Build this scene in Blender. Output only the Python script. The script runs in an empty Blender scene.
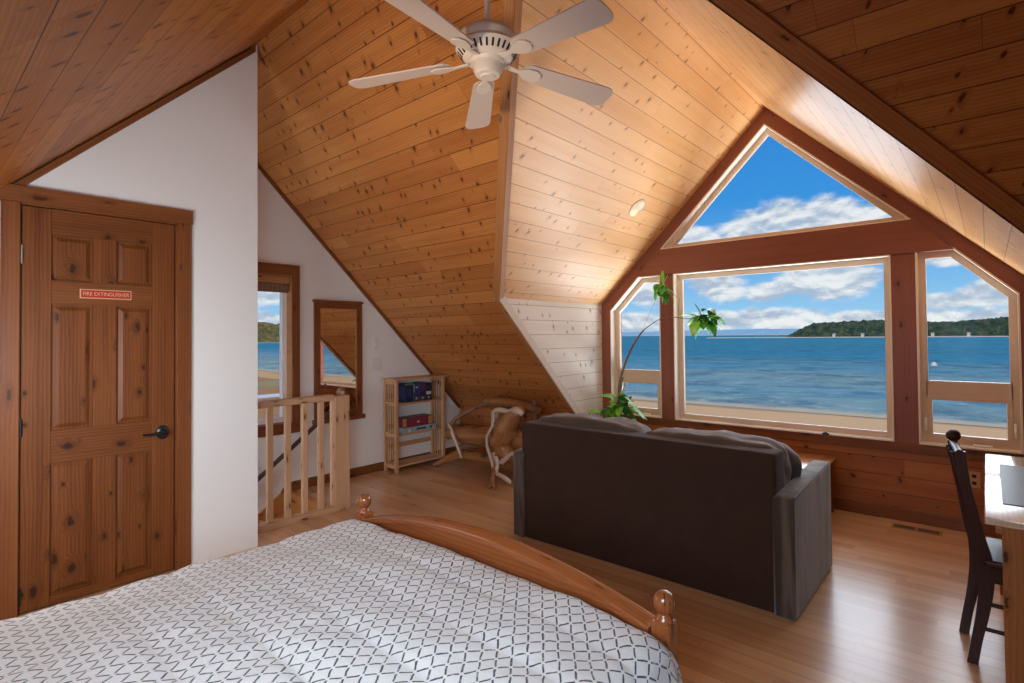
import bpy, bmesh, math, random
from mathutils import Vector, Matrix, noise
random.seed(7)
PI = math.pi
SC = bpy.context.scene
COL = SC.collection

# ------------------------------------------------------------------ materials
class G:
    """small node-graph helper"""
    def __init__(s, name):
        s.m = bpy.data.materials.new(name); s.m.use_nodes = True
        s.t = s.m.node_tree; s.t.nodes.clear()
        s.out = s.n('ShaderNodeOutputMaterial')
    def n(s, kind, **kw):
        o = s.t.nodes.new(kind)
        for k, v in kw.items(): setattr(o, k, v)
        return o
    def l(s, a, b): s.t.links.new(a, b)
    def put(s, sock, v):
        if hasattr(v, 'is_output') or hasattr(v, 'links'): s.l(v, sock)
        else: sock.default_value = v
    def math(s, op, a, b=None, c=None, clamp=False):
        o = s.n('ShaderNodeMath', operation=op, use_clamp=clamp)
        s.put(o.inputs[0], a)
        if b is not None: s.put(o.inputs[1], b)
        if c is not None: s.put(o.inputs[2], c)
        return o.outputs[0]
    def vmath(s, op, a, b=None):
        o = s.n('ShaderNodeVectorMath', operation=op)
        s.put(o.inputs[0], a)
        if b is not None: s.put(o.inputs[1], b)
        return o.outputs['Value'] if op in ('LENGTH', 'DOT_PRODUCT', 'DISTANCE') else o.outputs[0]
    def mix(s, f, a, b, mode='MIX'):
        o = s.n('ShaderNodeMix', data_type='RGBA', blend_type=mode)
        s.put(o.inputs[0], f); s.put(o.inputs[6], a); s.put(o.inputs[7], b)
        return o.outputs[2]
    def ss(s, v, a, b, c=0.0, d=1.0):
        o = s.n('ShaderNodeMapRange', interpolation_type='SMOOTHSTEP')
        s.put(o.inputs[0], v); o.inputs[1].default_value = a; o.inputs[2].default_value = b
        o.inputs[3].default_value = c; o.inputs[4].default_value = d
        return o.outputs[0]
    def xyz(s, x, y, z=0.0):
        o = s.n('ShaderNodeCombineXYZ')
        s.put(o.inputs[0], x); s.put(o.inputs[1], y); s.put(o.inputs[2], z)
        return o.outputs[0]
    def sep(s, v):
        o = s.n('ShaderNodeSeparateXYZ'); s.put(o.inputs[0], v); return o.outputs
    def noise(s, vec, scale=1.0, detail=3.0, rough=.5, dist=0.0):
        o = s.n('ShaderNodeTexNoise'); s.put(o.inputs['Vector'], vec)
        o.inputs['Scale'].default_value = scale; o.inputs['Detail'].default_value = detail
        o.inputs['Roughness'].default_value = rough; o.inputs['Distortion'].default_value = dist
        return o.outputs['Fac']
    def ramp(s, f, stops):
        o = s.n('ShaderNodeValToRGB'); s.put(o.inputs[0], f)
        e = o.color_ramp.elements
        while len(e) < len(stops): e.new(0.5)
        for k, (p, c) in enumerate(stops): e[k].position = p; e[k].color = (*c, 1)
        return o.outputs[0]
    def bsdf(s, col, rough=.5, spec=.5, bump=None, bstr=.3, bdist=.01, metal=0, coat=0, coatr=.1, sheen=0, emis=None, estr=0):
        b = s.n('ShaderNodeBsdfPrincipled')
        s.put(b.inputs['Base Color'], col if not isinstance(col, tuple) else (*col, 1))
        s.put(b.inputs['Roughness'], rough); s.put(b.inputs['Metallic'], metal)
        s.put(b.inputs['Specular IOR Level'], spec)
        b.inputs['Coat Weight'].default_value = coat; b.inputs['Coat Roughness'].default_value = coatr
        b.inputs['Sheen Weight'].default_value = sheen
        if emis: b.inputs['Emission Color'].default_value = (*emis, 1); b.inputs['Emission Strength'].default_value = estr
        if bump is not None:
            bn = s.n('ShaderNodeBump'); bn.inputs['Strength'].default_value = bstr
            bn.inputs['Distance'].default_value = bdist; s.put(bn.inputs['Height'], bump)
            s.l(bn.outputs[0], b.inputs['Normal'])
        s.l(b.outputs[0], s.out.inputs[0])
        return b
    def uv(s): return s.n('ShaderNodeUVMap').outputs[0]
    def obj(s): return s.n('ShaderNodeTexCoord').outputs['Object']

def srgb(r, g, b):
    f = lambda c: (c/255/12.92) if c/255 <= .04045 else ((c/255+.055)/1.055)**2.4
    return (f(r), f(g), f(b))

def wood(name, light, dark, knot=(.05, .018, .008), plank=0.0, board=2.4, knots=.5, kscale=(3.0, 7.0), ksize=.1,
         seam=.0022, seamcol=(.02, .008, .004), vary=.35, rough=.45, spec=.4, coat=0.0, coatr=.15, grain=14., bstr=.25, shear=0.0):
    g = G(name); u, v, _ = g.sep(g.uv())
    if plank:
        vp = g.math('DIVIDE', v, plank); idx = g.math('FLOOR', vp); fr = g.math('SUBTRACT', vp, idx)
        w1 = g.n('ShaderNodeTexWhiteNoise', noise_dimensions='1D'); g.put(w1.inputs['W'], idx)
        u2 = g.math('ADD', u, g.math('MULTIPLY', w1.outputs['Value'], 9.7))
        ub = g.math('DIVIDE', u2, board); ib = g.math('FLOOR', ub); fb = g.math('SUBTRACT', ub, ib)
        w2 = g.n('ShaderNodeTexWhiteNoise', noise_dimensions='2D'); g.put(w2.inputs['Vector'], g.xyz(idx, ib))
        rnd = w2.outputs['Value']
        e = g.math('MULTIPLY', g.math('MINIMUM', fr, g.math('SUBTRACT', 1.0, fr)), plank)
        eb = g.math('MULTIPLY', g.math('MINIMUM', fb, g.math('SUBTRACT', 1.0, fb)), board)
        sm = g.math('MAXIMUM', g.ss(e, seam*.45, seam*1.3, 1, 0), g.math('MULTIPLY', g.ss(eb, seam*.2, seam*.6, 1, 0), .7))
    else:
        u2 = u; rnd = 0.37; sm = None
    r50 = g.math('MULTIPLY', rnd, 37.0) if plank else 3.0
    # knots
    kv = g.xyz(g.math('ADD', g.math('MULTIPLY', u2, kscale[0]), g.math('MULTIPLY', v, shear)), g.math('MULTIPLY', v, kscale[1]), 0)
    kn = g.noise(g.xyz(g.math('MULTIPLY', u2, 34), g.math('MULTIPLY', v, 34), r50), 1, 3)
    vo = g.n('ShaderNodeTexVoronoi', voronoi_dimensions='2D', feature='F1'); g.put(vo.inputs['Vector'], kv)
    vo.inputs['Scale'].default_value = 1; vo.inputs['Randomness'].default_value = .95
    csep = g.n('ShaderNodeSeparateColor'); g.l(vo.outputs['Color'], csep.inputs[0])
    has = g.math('LESS_THAN', csep.outputs[0], knots)
    size = g.math('MULTIPLY_ADD', csep.outputs[1], ksize*.8, ksize*.35)
    dd = g.math('ADD', vo.outputs['Distance'], g.math('MULTIPLY', g.math('SUBTRACT', kn, .5), ksize*1.7))
    kd = g.math('DIVIDE', dd, size)
    kmask = g.math('MULTIPLY', g.ss(kd, .55, 1.15, 1, 0), has)
    halo = g.math('MULTIPLY', g.ss(kd, .6, 3.2, 1, 0), has)
    # grain, bent round the knots
    gv = g.math('ADD', g.math('MULTIPLY', v, grain), g.math('MULTIPLY', halo, .9))
    base = g.noise(g.xyz(g.math('MULTIPLY', u2, .8), gv, r50), 1, 4, .55, .3)
    fine = g.noise(g.xyz(g.math('MULTIPLY', u2, 5), g.math('MULTIPLY', v, 260), r50), 1, 2)
    wv = g.n('ShaderNodeTexWave', wave_type='BANDS', bands_direction='Y', wave_profile='SAW')
    g.put(wv.inputs['Vector'], g.xyz(g.math('MULTIPLY', u2, .35), g.math('ADD', g.math('MULTIPLY', v, 2.0), g.math('MULTIPLY', halo, .12)), r50))
    wv.inputs['Scale'].default_value = 9; wv.inputs['Distortion'].default_value = 5; wv.inputs['Detail'].default_value = 2
    wv.inputs['Detail Scale'].default_value = .7
    t = g.math('ADD', g.math('MULTIPLY', base, .62), g.math('ADD', g.math('MULTIPLY', fine, .18), g.math('MULTIPLY', wv.outputs['Fac'], .22)))
    if plank: t = g.math('ADD', t, g.math('MULTIPLY', g.math('SUBTRACT', rnd, .5), vary))
    f = g.ss(t, .25, .82)
    c = g.mix(f, (*light, 1), (*dark, 1))
    c = g.mix(g.math('MULTIPLY', halo, .45), c, (*[d*.72 for d in dark], 1))
    c = g.mix(g.math('MULTIPLY', kmask, .88), c, (*knot, 1))
    h = g.math('MULTIPLY', fine, .25)
    if sm is not None:
        c = g.mix(sm, c, (*seamcol, 1)); h = g.math('SUBTRACT', h, g.math('MULTIPLY', sm, 2.0))
    g.bsdf(c, rough, spec, bump=h, bstr=bstr, bdist=.002, coat=coat, coatr=coatr)
    return g.m

def plain(name, col, rough=.5, spec=.5, metal=0, bump=0, bscale=60, vary=0, vscale=4, sheen=0, coat=0, emis=None, estr=0):
    g = G(name); c = tuple(col); o = g.obj()
    if vary:
        c = g.mix(g.math('MULTIPLY', g.noise(o, vscale, 4), 1.0), (*[x*(1-vary) for x in col], 1), (*[min(1, x*(1+vary)) for x in col], 1))
    b = g.noise(o, bscale, 3) if bump else None
    g.bsdf(c, rough, spec, bump=b, bstr=bump, bdist=.003, metal=metal, sheen=sheen, coat=coat, emis=emis, estr=estr)
    return g.m

MAT = {}
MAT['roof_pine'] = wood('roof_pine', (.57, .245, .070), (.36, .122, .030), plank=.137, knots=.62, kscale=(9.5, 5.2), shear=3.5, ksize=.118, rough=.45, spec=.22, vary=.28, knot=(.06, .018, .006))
MAT['daylit_pine'] = wood('daylit_pine', (.90, .56, .27), (.77, .40, .15), plank=.137, knots=.5, kscale=(9.5, 5.6), shear=-2.5, ksize=.09, rough=.36, vary=.2, seamcol=(.25, .10, .03), knot=(.20, .075, .025))  # same pine as the roof, with window light put into the colour
MAT['glare_pine'] = wood('glare_pine', (.92, .90, .86), (.82, .77, .69), plank=.137, knots=.45, kscale=(8.5, 5.6), shear=2.0, ksize=.10, rough=.5, vary=.2, seamcol=(.34, .27, .20), knot=(.28, .2, .15))  # cheek wall pine, its colour whitened to show window glare
MAT['wall_pine'] = wood('wall_pine', (.50, .19, .06), (.30, .095, .028), plank=.135, knots=.35, kscale=(6, 5.0), shear=2, ksize=.10, rough=.4, vary=.3)
MAT['trim_red'] = wood('trim_red', (.30, .105, .07), (.20, .062, .04), knots=.25, kscale=(3.5, 8), ksize=.09, rough=.38)
MAT['trim_brown'] = wood('trim_brown', (.26, .090, .028), (.15, .045, .013), knots=.35, kscale=(3.5, 12), ksize=.12, rough=.38)
MAT['trim_valley'] = wood('trim_valley', (.46, .185, .06), (.30, .105, .03), knots=.25, kscale=(3, 11), ksize=.1, rough=.45, spec=.25)
MAT['trim_pine'] = wood('trim_pine', (.52, .25, .10), (.34, .14, .05), knots=.3, kscale=(3, 11), ksize=.12, rough=.45)
MAT['trim_pale'] = wood('trim_pale', (.84, .78, .68), (.72, .64, .52), knots=.2, kscale=(3, 11), ksize=.1, rough=.45)
MAT['door_pine'] = wood('door_pine', (.235, .078, .020), (.105, .029, .007), knot=(.03, .01, .006), knots=.42, kscale=(4.4, 7), ksize=.115, rough=.45, spec=.3)
MAT['rail_pine'] = wood('rail_pine', (.62, .39, .23), (.47, .27, .14), knots=.5, kscale=(5, 16), ksize=.14, rough=.45)
MAT['shelf_pine'] = wood('shelf_pine', (.66, .40, .22), (.52, .29, .14), knots=.2, kscale=(4, 14), ksize=.1, rough=.5)
MAT['bed_pine'] = wood('bed_pine', (.36, .115, .036), (.22, .062, .018), knots=.45, kscale=(3.5, 13), ksize=.12, rough=.25, spec=.6, coat=.4)
MAT['desk_pine'] = wood('desk_pine', (.60, .30, .12), (.42, .18, .06), knots=.5, kscale=(4, 9), ksize=.14, rough=.24, spec=.6, coat=.5)
MAT['desk_top'] = wood('desk_top', (.80, .66, .50), (.66, .50, .36), knots=.2, kscale=(4, 9), ksize=.1, rough=.2, spec=.8, coat=1.0, coatr=.12)  # base colour paled to carry the window's reflection
MAT['desk_side'] = wood('desk_side', (.50, .22, .07), (.34, .125, .035), knots=.6, kscale=(4, 9), ksize=.15, rough=.4)
MAT['stair_pine'] = wood('stair_pine', (.55, .24, .08), (.38, .15, .04), knots=.3, kscale=(3, 9), ksize=.12, rough=.35)
MAT['floor'] = wood('floor', (.70, .435, .235), (.50, .275, .13), plank=.085, board=1.2, knots=.1, kscale=(2, 9), ksize=.07, seam=.0010, seamcol=(.2, .1, .045), vary=.38, rough=.3, spec=.5, grain=26, coat=.6, coatr=.2, bstr=.12)
MAT['drift'] = wood('drift', (.44, .21, .08), (.15, .055, .02), knots=.4, kscale=(4, 6), ksize=.2, rough=.35, grain=22)
MAT['branch_pale'] = wood('branch_pale', (.66, .56, .46), (.42, .32, .24), knots=.3, kscale=(8, 12), ksize=.15, rough=.55)
MAT['branch_dark'] = wood('branch_dark', (.30, .17, .10), (.14, .07, .04), knots=.3, kscale=(6, 12), ksize=.15, rough=.5)
MAT['chair_dark'] = wood('chair_dark', (.060, .015, .009), (.032, .008, .005), knots=0, rough=.4, spec=.3, coat=.08)
MAT['wall_white'] = plain('wall_white', (.85, .86, .85), .85, .2, bump=.12, bscale=90)
MAT['almond'] = plain('almond', (.66, .52, .40), .4, .4)
MAT['almond_edge'] = plain('almond_edge', (.85, .78, .68), .4, .4)
MAT['vinyl_white'] = plain('vinyl_white', (.85, .83, .80), .4, .4)
MAT['plate_white'] = plain('plate_white', (.80, .79, .78), .35, .5)
MAT['plate_almond'] = plain('plate_almond', (.55, .36, .2), .35, .5)
MAT['dark_slot'] = plain('dark_slot', (.02, .018, .016), .6, .3)
MAT['fan_white'] = plain('fan_white', (.74, .66, .60), .35, .45)
MAT['fan_blade'] = plain('fan_blade', (.66, .56, .52), .5, .35, bump=.05, bscale=200)
MAT['black_iron'] = plain('black_iron', (.03, .033, .04), .3, .6, metal=.6)
MAT['steel'] = plain('steel', (.45, .44, .43), .35, .5, metal=.9)
MAT['rail_dark'] = plain('rail_dark', (.07, .04, .035), .3, .5, coat=.4)
MAT['sign_red'] = plain('sign_red', (.45, .03, .02), .4, .4)
MAT['sign_gold'] = plain('sign_gold', (.65, .45, .25), .4, .4)
MAT['sofa'] = plain('sofa', (.050, .026, .018), .85, .15, bump=.2, bscale=260, vary=.22, vscale=9, sheen=.08)
MAT['sofa_cushion'] = plain('sofa_cushion', (.085, .055, .041), .7, .4, bump=.2, bscale=200, vary=.25, vscale=7, sheen=.2)
def nap():
    g = G('sofa_arm'); x, y, z = g.sep(g.obj())
    st = g.noise(g.xyz(g.math('MULTIPLY', x, 9), g.math('MULTIPLY', y, 9), g.math('MULTIPLY', z, 1.3)), 1, 3, .6, .6)
    c = g.mix(g.ss(st, .38, .62), (.045, .029, .022, 1), (.13, .098, .078, 1))
    g.bsdf(c, .75, .3, sheen=.3); return g.m
MAT['sofa_arm'] = nap()
MAT['throw_pillow'] = plain('throw_pillow', (.045, .032, .035), .7, .3, vary=.3, vscale=30, sheen=.3)
MAT['mattress'] = plain('mattress', (.7, .7, .7), .9, .2)
MAT['desk_mat'] = plain('desk_mat', (.10, .13, .15), .38, .5, vary=.1, vscale=20)
MAT['mirror'] = plain('mirror', (.9, .9, .9), .015, .5, metal=1)
MAT['lamp_lens'] = plain('lamp_lens', (.9, .85, .75), .4, .3, emis=(1, .86, .66), estr=1.3)
MAT['lamp_ring'] = plain('lamp_ring', (.75, .6, .42), .4, .4)
MAT['stem_bark'] = plain('stem_bark', (.20, .15, .12), .7, .3, vary=.5, vscale=30)
MAT['leaf'] = plain('leaf', (.16, .50, .035), .38, .5, vary=.5, vscale=14)
MAT['leaf_dark'] = plain('leaf_dark', (.06, .24, .05), .38, .5, vary=.4, vscale=14)
MAT['string'] = plain('string', (.75, .7, .65), .7, .3)
MAT['pot'] = plain('pot', (.25, .11, .06), .6, .3)
MAT['soil'] = plain('soil', (.03, .02, .015), .9, .1, bump=.6, bscale=80)
MAT['vent'] = plain('vent', (.34, .20, .11), .45, .4)
MAT['exterior'] = plain('exterior', (.35, .33, .3), .8, .2)
MAT['stone'] = plain('stone', (.05, .045, .04), .7, .3)
for nm, c in dict(game_navy=(.014, .02, .055), game_blue=(.025, .05, .14), game_purple=(.09, .035, .11), game_black=(.02, .022, .045),
                  game_green=(.10, .35, .12), game_maroon=(.22, .035, .06), game_yellow=(.55, .30, .08), game_sky=(.30, .45, .50),
                  game_pale=(.62, .66, .66), game_tan=(.5, .35, .3)).items():
    MAT[nm] = plain(nm, c, .4, .4, vary=.35, vscale=40)

def glass():
    g = G('window_glass'); t = g.n('ShaderNodeBsdfTransparent'); t.inputs[0].default_value = (.97, .98, .98, 1)
    gl = g.n('ShaderNodeBsdfGlossy'); gl.inputs['Roughness'].default_value = .02
    lw = g.n('ShaderNodeLayerWeight'); lw.inputs[0].default_value = .25
    mx = g.n('ShaderNodeMixShader'); g.l(g.math('MULTIPLY', lw.outputs['Fresnel'], .04), mx.inputs[0])
    g.l(t.outputs[0], mx.inputs[1]); g.l(gl.outputs[0], mx.inputs[2]); g.l(mx.outputs[0], g.out.inputs[0])
    return g.m
MAT['glass'] = glass()

def bamboo():
    g = G('woven_shade'); u, v, _ = g.sep(g.uv())
    s = g.math('FRACT', g.math('MULTIPLY', v, 110)); w = g.math('FRACT', g.math('MULTIPLY', u, 22))
    n = g.noise(g.xyz(g.math('MULTIPLY', u, 8), g.math('MULTIPLY', v, 90), 0), 1, 2)
    c = g.mix(n, (.30, .17, .11, 1), (.12, .06, .045, 1)); c = g.mix(g.ss(w, 0, .12, .6, 0), c, (.45, .33, .25, 1))
    g.bsdf(c, .7, .3, bump=s, bstr=.5, bdist=.002); return g.m
MAT['shade'] = bamboo()

def quilt():
    g = G('quilt_fabric'); u, v, _ = g.sep(g.uv())
    nx = g.noise(g.xyz(u, v, 0), 26, 2); ny = g.noise(g.xyz(u, v, 5), 26, 2)
    u = g.math('ADD', u, g.math('MULTIPLY', g.math('SUBTRACT', nx, .5), .009))
    v = g.math('ADD', v, g.math('MULTIPLY', g.math('SUBTRACT', ny, .5), .012))
    S = .041
    a = g.math('DIVIDE', g.math('ADD', g.math('MULTIPLY', u, .78), g.math('MULTIPLY', v, .62)), S)
    b = g.math('DIVIDE', g.math('SUBTRACT', g.math('MULTIPLY', u, .80), g.math('MULTIPLY', v, .60)), S)
    def dash(p, q):
        fp = g.math('ABSOLUTE', g.math('SUBTRACT', g.math('FRACT', p), .5))
        fq = g.math('ABSOLUTE', g.math('SUBTRACT', g.math('FRACT', g.math('ADD', q, .5)), .5))
        return g.math('MULTIPLY', g.ss(fp, .42, .45), g.ss(g.math('ABSOLUTE', g.math('SUBTRACT', g.math('FRACT', q), .5)), .34, .40, 1, 0))
    m = g.math('MAXIMUM', dash(a, b), dash(b, a))
    ink = g.noise(g.xyz(u, v, 9), 60, 2)
    m = g.math('MULTIPLY', m, g.ss(ink, .25, .5, .55, .95))
    c = g.mix(m, (.68, .69, .70, 1), (.03, .035, .04, 1))
    wr = g.noise(g.xyz(g.math('MULTIPLY', u, 1.0), v, 2), 22, 3)
    g.bsdf(c, .9, .15, bump=wr, bstr=.35, bdist=.012, sheen=.2); return g.m
MAT['quilt'] = quilt()

def water():
    g = G('sea_water'); x, y, z = g.sep(g.obj())
    sw = g.noise(g.xyz(g.math('MULTIPLY', x, .16), g.math('MULTIPLY', y, .13), 0), 1, 6, .68)
    sw2 = g.noise(g.xyz(g.math('MULTIPLY', x, .50), g.math('MULTIPLY', y, .42), 3), 1, 6, .75)
    big = g.noise(g.xyz(g.math('MULTIPLY', x, .008), g.math('MULTIPLY', y, .022), 7), 1, 3)
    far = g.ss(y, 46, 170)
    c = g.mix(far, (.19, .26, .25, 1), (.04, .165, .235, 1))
    c = g.mix(g.ss(sw, .42, .66, 0, .65), c, (.02, .075, .13, 1))
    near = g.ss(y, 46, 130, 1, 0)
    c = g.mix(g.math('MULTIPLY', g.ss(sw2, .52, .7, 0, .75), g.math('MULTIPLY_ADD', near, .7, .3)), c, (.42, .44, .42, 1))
    c = g.mix(g.ss(big, .45, .62, 0, .45), c, (.03, .20, .30, 1))
    shore = g.math('ADD', g.math('SUBTRACT', y, 46.3), g.math('MULTIPLY', g.math('SUBTRACT', sw, .5), 3))
    c = g.mix(g.ss(shore, 0, 2.6, .85, 0), c, (.42, .34, .24, 1))
    g.bsdf(c, .6, 0.0, bump=g.math('ADD', sw, sw2), bstr=.6, bdist=.4); return g.m
MAT['water'] = water()

def sand():
    g = G('beach_sand'); x, y, z = g.sep(g.obj())
    n = g.noise(g.xyz(x, y, 0), 1.3, 6, .7); n2 = g.noise(g.xyz(g.math('MULTIPLY', x, .05), g.math('MULTIPLY', y, .3), 0), 1, 4)
    c = g.mix(g.ss(n, .35, .65), (.30, .155, .06, 1), (.22, .11, .042, 1))
    yy = g.math('ADD', y, g.math('MULTIPLY', g.math('SUBTRACT', n2, .5), 4))
    c = g.mix(g.math('MULTIPLY', g.ss(yy, 36, 38.5), g.ss(yy, 44, 45.5, 1, 0)), c, (.43, .245, .11, 1))
    c = g.mix(g.ss(yy, 45, 46.2), c, (.26, .20, .14, 1))
    # tide pools and weed far down the beach
    tp = g.noise(g.xyz(g.math('MULTIPLY', x, .12), g.math('MULTIPLY', y, .12), 0), 1, 4)
    lf = g.ss(x, -60, -50, 1, 0)
    c = g.mix(g.math('MULTIPLY', lf, g.ss(tp, .48, .55, 0, .7)), c, (.20, .20, .10, 1))
    c = g.mix(g.math('MULTIPLY', g.math('MULTIPLY', g.ss(x, -54.5, -54, 1, 0), g.ss(x, -58, -57)), .7), c, (.5, .55, .6, 1))
    g.bsdf(c, .9, .1, bump=n, bstr=.4, bdist=.1); return g.m
MAT['sand'] = sand()

def hillmat(name, a, b, c3, houses=0.0, sc=.12):
    g = G(name); o = g.obj(); n = g.noise(o, sc, 5, .7); n2 = g.noise(o, sc*3.1, 3, .6)
    c = g.ramp(g.math('ADD', g.math('MULTIPLY', n, .6), g.math('MULTIPLY', n2, .4)), [(.36, a), (.5, b), (.62, c3)])
    if houses:
        vo = g.n('ShaderNodeTexVoronoi', feature='F1'); g.put(vo.inputs['Vector'], o); vo.inputs['Scale'].default_value = houses
        z = g.sep(o)[2]
        c = g.mix(g.math('MULTIPLY', g.ss(vo.outputs['Distance'], .12, .25, .75, 0), g.ss(z, 6, 22, 1, 0)), c, (.55, .48, .42, 1))
    g.bsdf(c, .95, .05); return g.m
MAT['hill_near'] = hillmat('hill_near', (.008, .022, .022), (.028, .05, .032), (.10, .09, .05))
MAT['hill_autumn'] = hillmat('hill_autumn', (.035, .045, .02), (.11, .10, .035), (.30, .17, .07), sc=.2)
MAT['hill_far'] = hillmat('hill_far', (.15, .28, .40), (.17, .31, .42), (.20, .34, .44), houses=.06, sc=.02)  # distance haze is mixed into these blues
MAT['shore_pale'] = plain('shore_pale', (.50, .42, .34), .9, .1, vary=.3, vscale=.3)
MAT['house_wall'] = plain('house_wall', (.55, .48, .42), .8, .2)
MAT['house_roof'] = plain('house_roof', (.34, .28, .25), .8, .2)

# ------------------------------------------------------------------ mesh builder
AX = dict(x=Vector((1, 0, 0)), y=Vector((0, 1, 0)), z=Vector((0, 0, 1)))
class M:
    def __init__(s):
        s.bm = bmesh.new(); s.uv = s.bm.loops.layers.uv.new('UVMap')
    def setuv(s, faces, grain, off=None):
        g = AX[grain] if isinstance(grain, str) else Vector(grain).normalized()
        o = off if off is not None else (random.uniform(0, 20), random.uniform(0, 20))
        for f in faces:
            n = f.normal.copy()
            if n.length < 1e-6: f.normal_update(); n = f.normal.copy()
            if abs(n.dot(g)) > .92:
                a = Vector((0, 0, 1)) if abs(n.z) < .8 else Vector((1, 0, 0))
            else: a = g
            v = n.cross(a); v = v.normalized() if v.length > 1e-6 else Vector((0, 1, 0))
            for l in f.loops: l[s.uv].uv = (l.vert.co.dot(a)+o[0], l.vert.co.dot(v)+o[1])
    def merge(s, tb, grain='x', mat4=None, off=None, keepuv=False):
        if mat4 is not None: bmesh.ops.transform(tb, matrix=mat4, verts=tb.verts)
        tb.normal_update()
        vm = {v: s.bm.verts.new(v.co) for v in tb.verts}
        fs = []
        sl = tb.loops.layers.uv.active if keepuv else None
        for f in tb.faces:
            try: nf = s.bm.faces.new([vm[v] for v in f.verts])
            except ValueError: continue
            nf.normal_update(); fs.append(nf)
            if sl:
                for a, b in zip(f.loops, nf.loops): b[s.uv].uv = a[sl].uv
        if not keepuv: s.setuv(fs, grain, off)
        tb.free(); return s
    def box(s, lo, hi, bev=0.0, grain=None, mat4=None, seg=1, off=None):
        lo = Vector(lo); hi = Vector(hi)
        lo, hi = Vector([min(a, b) for a, b in zip(lo, hi)]), Vector([max(a, b) for a, b in zip(lo, hi)])
        d = hi-lo
        if grain is None: grain = 'xyz'[max(range(3), key=lambda k: d[k])]
        tb = bmesh.new(); bmesh.ops.create_cube(tb, size=1)
        for v in tb.verts: v.co = Vector((v.co.x*d.x, v.co.y*d.y, v.co.z*d.z))+(lo+hi)/2
        if bev: bmesh.ops.bevel(tb, geom=tb.edges[:]+tb.verts[:], offset=bev, segments=seg, affect='EDGES', profile=.6)
        tb.normal_update()
        g = AX[grain]
        if mat4 is not None: g = (mat4.to_3x3() @ g)
        return s.merge(tb, g, mat4, off)
    def prism(s, pts, ext, grain='x', bev=0.0, off=None):
        """polygon (3-D points) extruded by the vector ext"""
        tb = bmesh.new(); e = Vector(ext)
        a = [tb.verts.new(Vector(p)) for p in pts]; b = [tb.verts.new(Vector(p)+e) for p in pts]
        n = len(pts); tb.faces.new(a); tb.faces.new(b[::-1])
        for i in range(n): tb.faces.new([a[i], b[i], b[(i+1) % n], a[(i+1) % n]][::-1])
        bmesh.ops.recalc_face_normals(tb, faces=tb.faces)
        if bev: bmesh.ops.bevel(tb, geom=tb.edges[:]+tb.verts[:], offset=bev, segments=1, affect='EDGES')
        return s.merge(tb, grain, None, off)
    def cyl(s, p0, p1, r0, r1=None, seg=16, grain=None):
        r1 = r0 if r1 is None else r1
        return s.tube([p0, p1], [r0, r1], seg, grain)
    def tube(s, pts, rad, seg=10, grain=None, flat=1.0, wob=0.0):
        pts = [Vector(p) for p in pts]; tb = bmesh.new(); l = tb.loops.layers.uv.new('UVMap')
        if not isinstance(rad, (list, tuple)): rad = [rad]*len(pts)
        t0 = (pts[1]-pts[0]).normalized(); up = Vector((0, 0, 1)) if abs(t0.z) < .9 else Vector((1, 0, 0))
        nrm = (up-t0*up.dot(t0)).normalized(); rings = []; L = [0]
        for i, p in enumerate(pts):
            t = ((pts[min(i+1, len(pts)-1)]-pts[max(i-1, 0)])).normalized()
            nrm = (nrm-t*nrm.dot(t)).normalized(); bi = t.cross(nrm)
            if i: L.append(L[-1]+(pts[i]-pts[i-1]).length)
            ring = []
            for k in range(seg):
                a = 2*PI*k/seg; r = rad[i]*(1+wob*noise.noise(p*9+Vector((math.cos(a)*1.7, math.sin(a)*1.7, 0))))
                ring.append(tb.verts.new(p+nrm*math.cos(a)*r*flat+bi*math.sin(a)*r))
            rings.append(ring)
        o = random.uniform(0, 20)
        for i in range(len(pts)-1):
            for k in range(seg):
                k2 = (k+1) % seg
                f = tb.faces.new([rings[i][k], rings[i][k2], rings[i+1][k2], rings[i+1][k]])
                R = max(rad[i], rad[i+1])
                for lp, (uu, vv) in zip(f.loops, ((L[i], k), (L[i], k+1), (L[i+1], k+1), (L[i+1], k))):
                    lp[l].uv = (uu+o, vv*2*PI*R/seg+o)
        for ring in (rings[0][::-1], rings[-1]):
            f = tb.faces.new(ring)
            for lp in f.loops: lp[l].uv = (lp.vert.co.x+o, lp.vert.co.y+lp.vert.co.z)
        return s.merge(tb, keepuv=True)
    def spline(s, pts, rad, seg=10, n=6, **kw):
        """Catmull-Rom smoothed tube"""
        P = [Vector(p) for p in pts]; out = []; R = []
        rad = rad if isinstance(rad, (list, tuple)) else [rad]*len(P)
        for i in range(len(P)-1):
            a, b, c, d = P[max(i-1, 0)], P[i], P[i+1], P[min(i+2, len(P)-1)]
            for k in range(n):
                t = k/n
                out.append(.5*((2*b)+(c-a)*t+(2*a-5*b+4*c-d)*t*t+(3*b-a-3*c+d)*t**3)); R.append(rad[i]*(1-t)+rad[i+1]*t)
        out.append(P[-1]); R.append(rad[-1])
        return s.tube(out, R, seg, **kw)
    def lathe(s, prof, c=(0, 0, 0), seg=24, mat4=None, grain='z'):
        tb = bmesh.new(); rings = []
        for r, z in prof:
            if r < 1e-5: rings.append([tb.verts.new((c[0], c[1], c[2]+z))])
            else: rings.append([tb.verts.new((c[0]+r*math.cos(2*PI*k/seg), c[1]+r*math.sin(2*PI*k/seg), c[2]+z)) for k in range(seg)])
        for a, b in zip(rings, rings[1:]):
            for k in range(seg):
                k2 = (k+1) % seg
                q = [a[k % len(a)], a[k2 % len(a)], b[k2 % len(b)], b[k % len(b)]]
                q = [v for i, v in enumerate(q) if v not in q[:i]]
                if len(q) > 2: tb.faces.new(q)
        for ring in (rings[0], rings[-1]):
            if len(ring) > 2: tb.faces.new(ring)
        bmesh.ops.recalc_face_normals(tb, faces=tb.faces)
        return s.merge(tb, grain, mat4)
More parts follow.
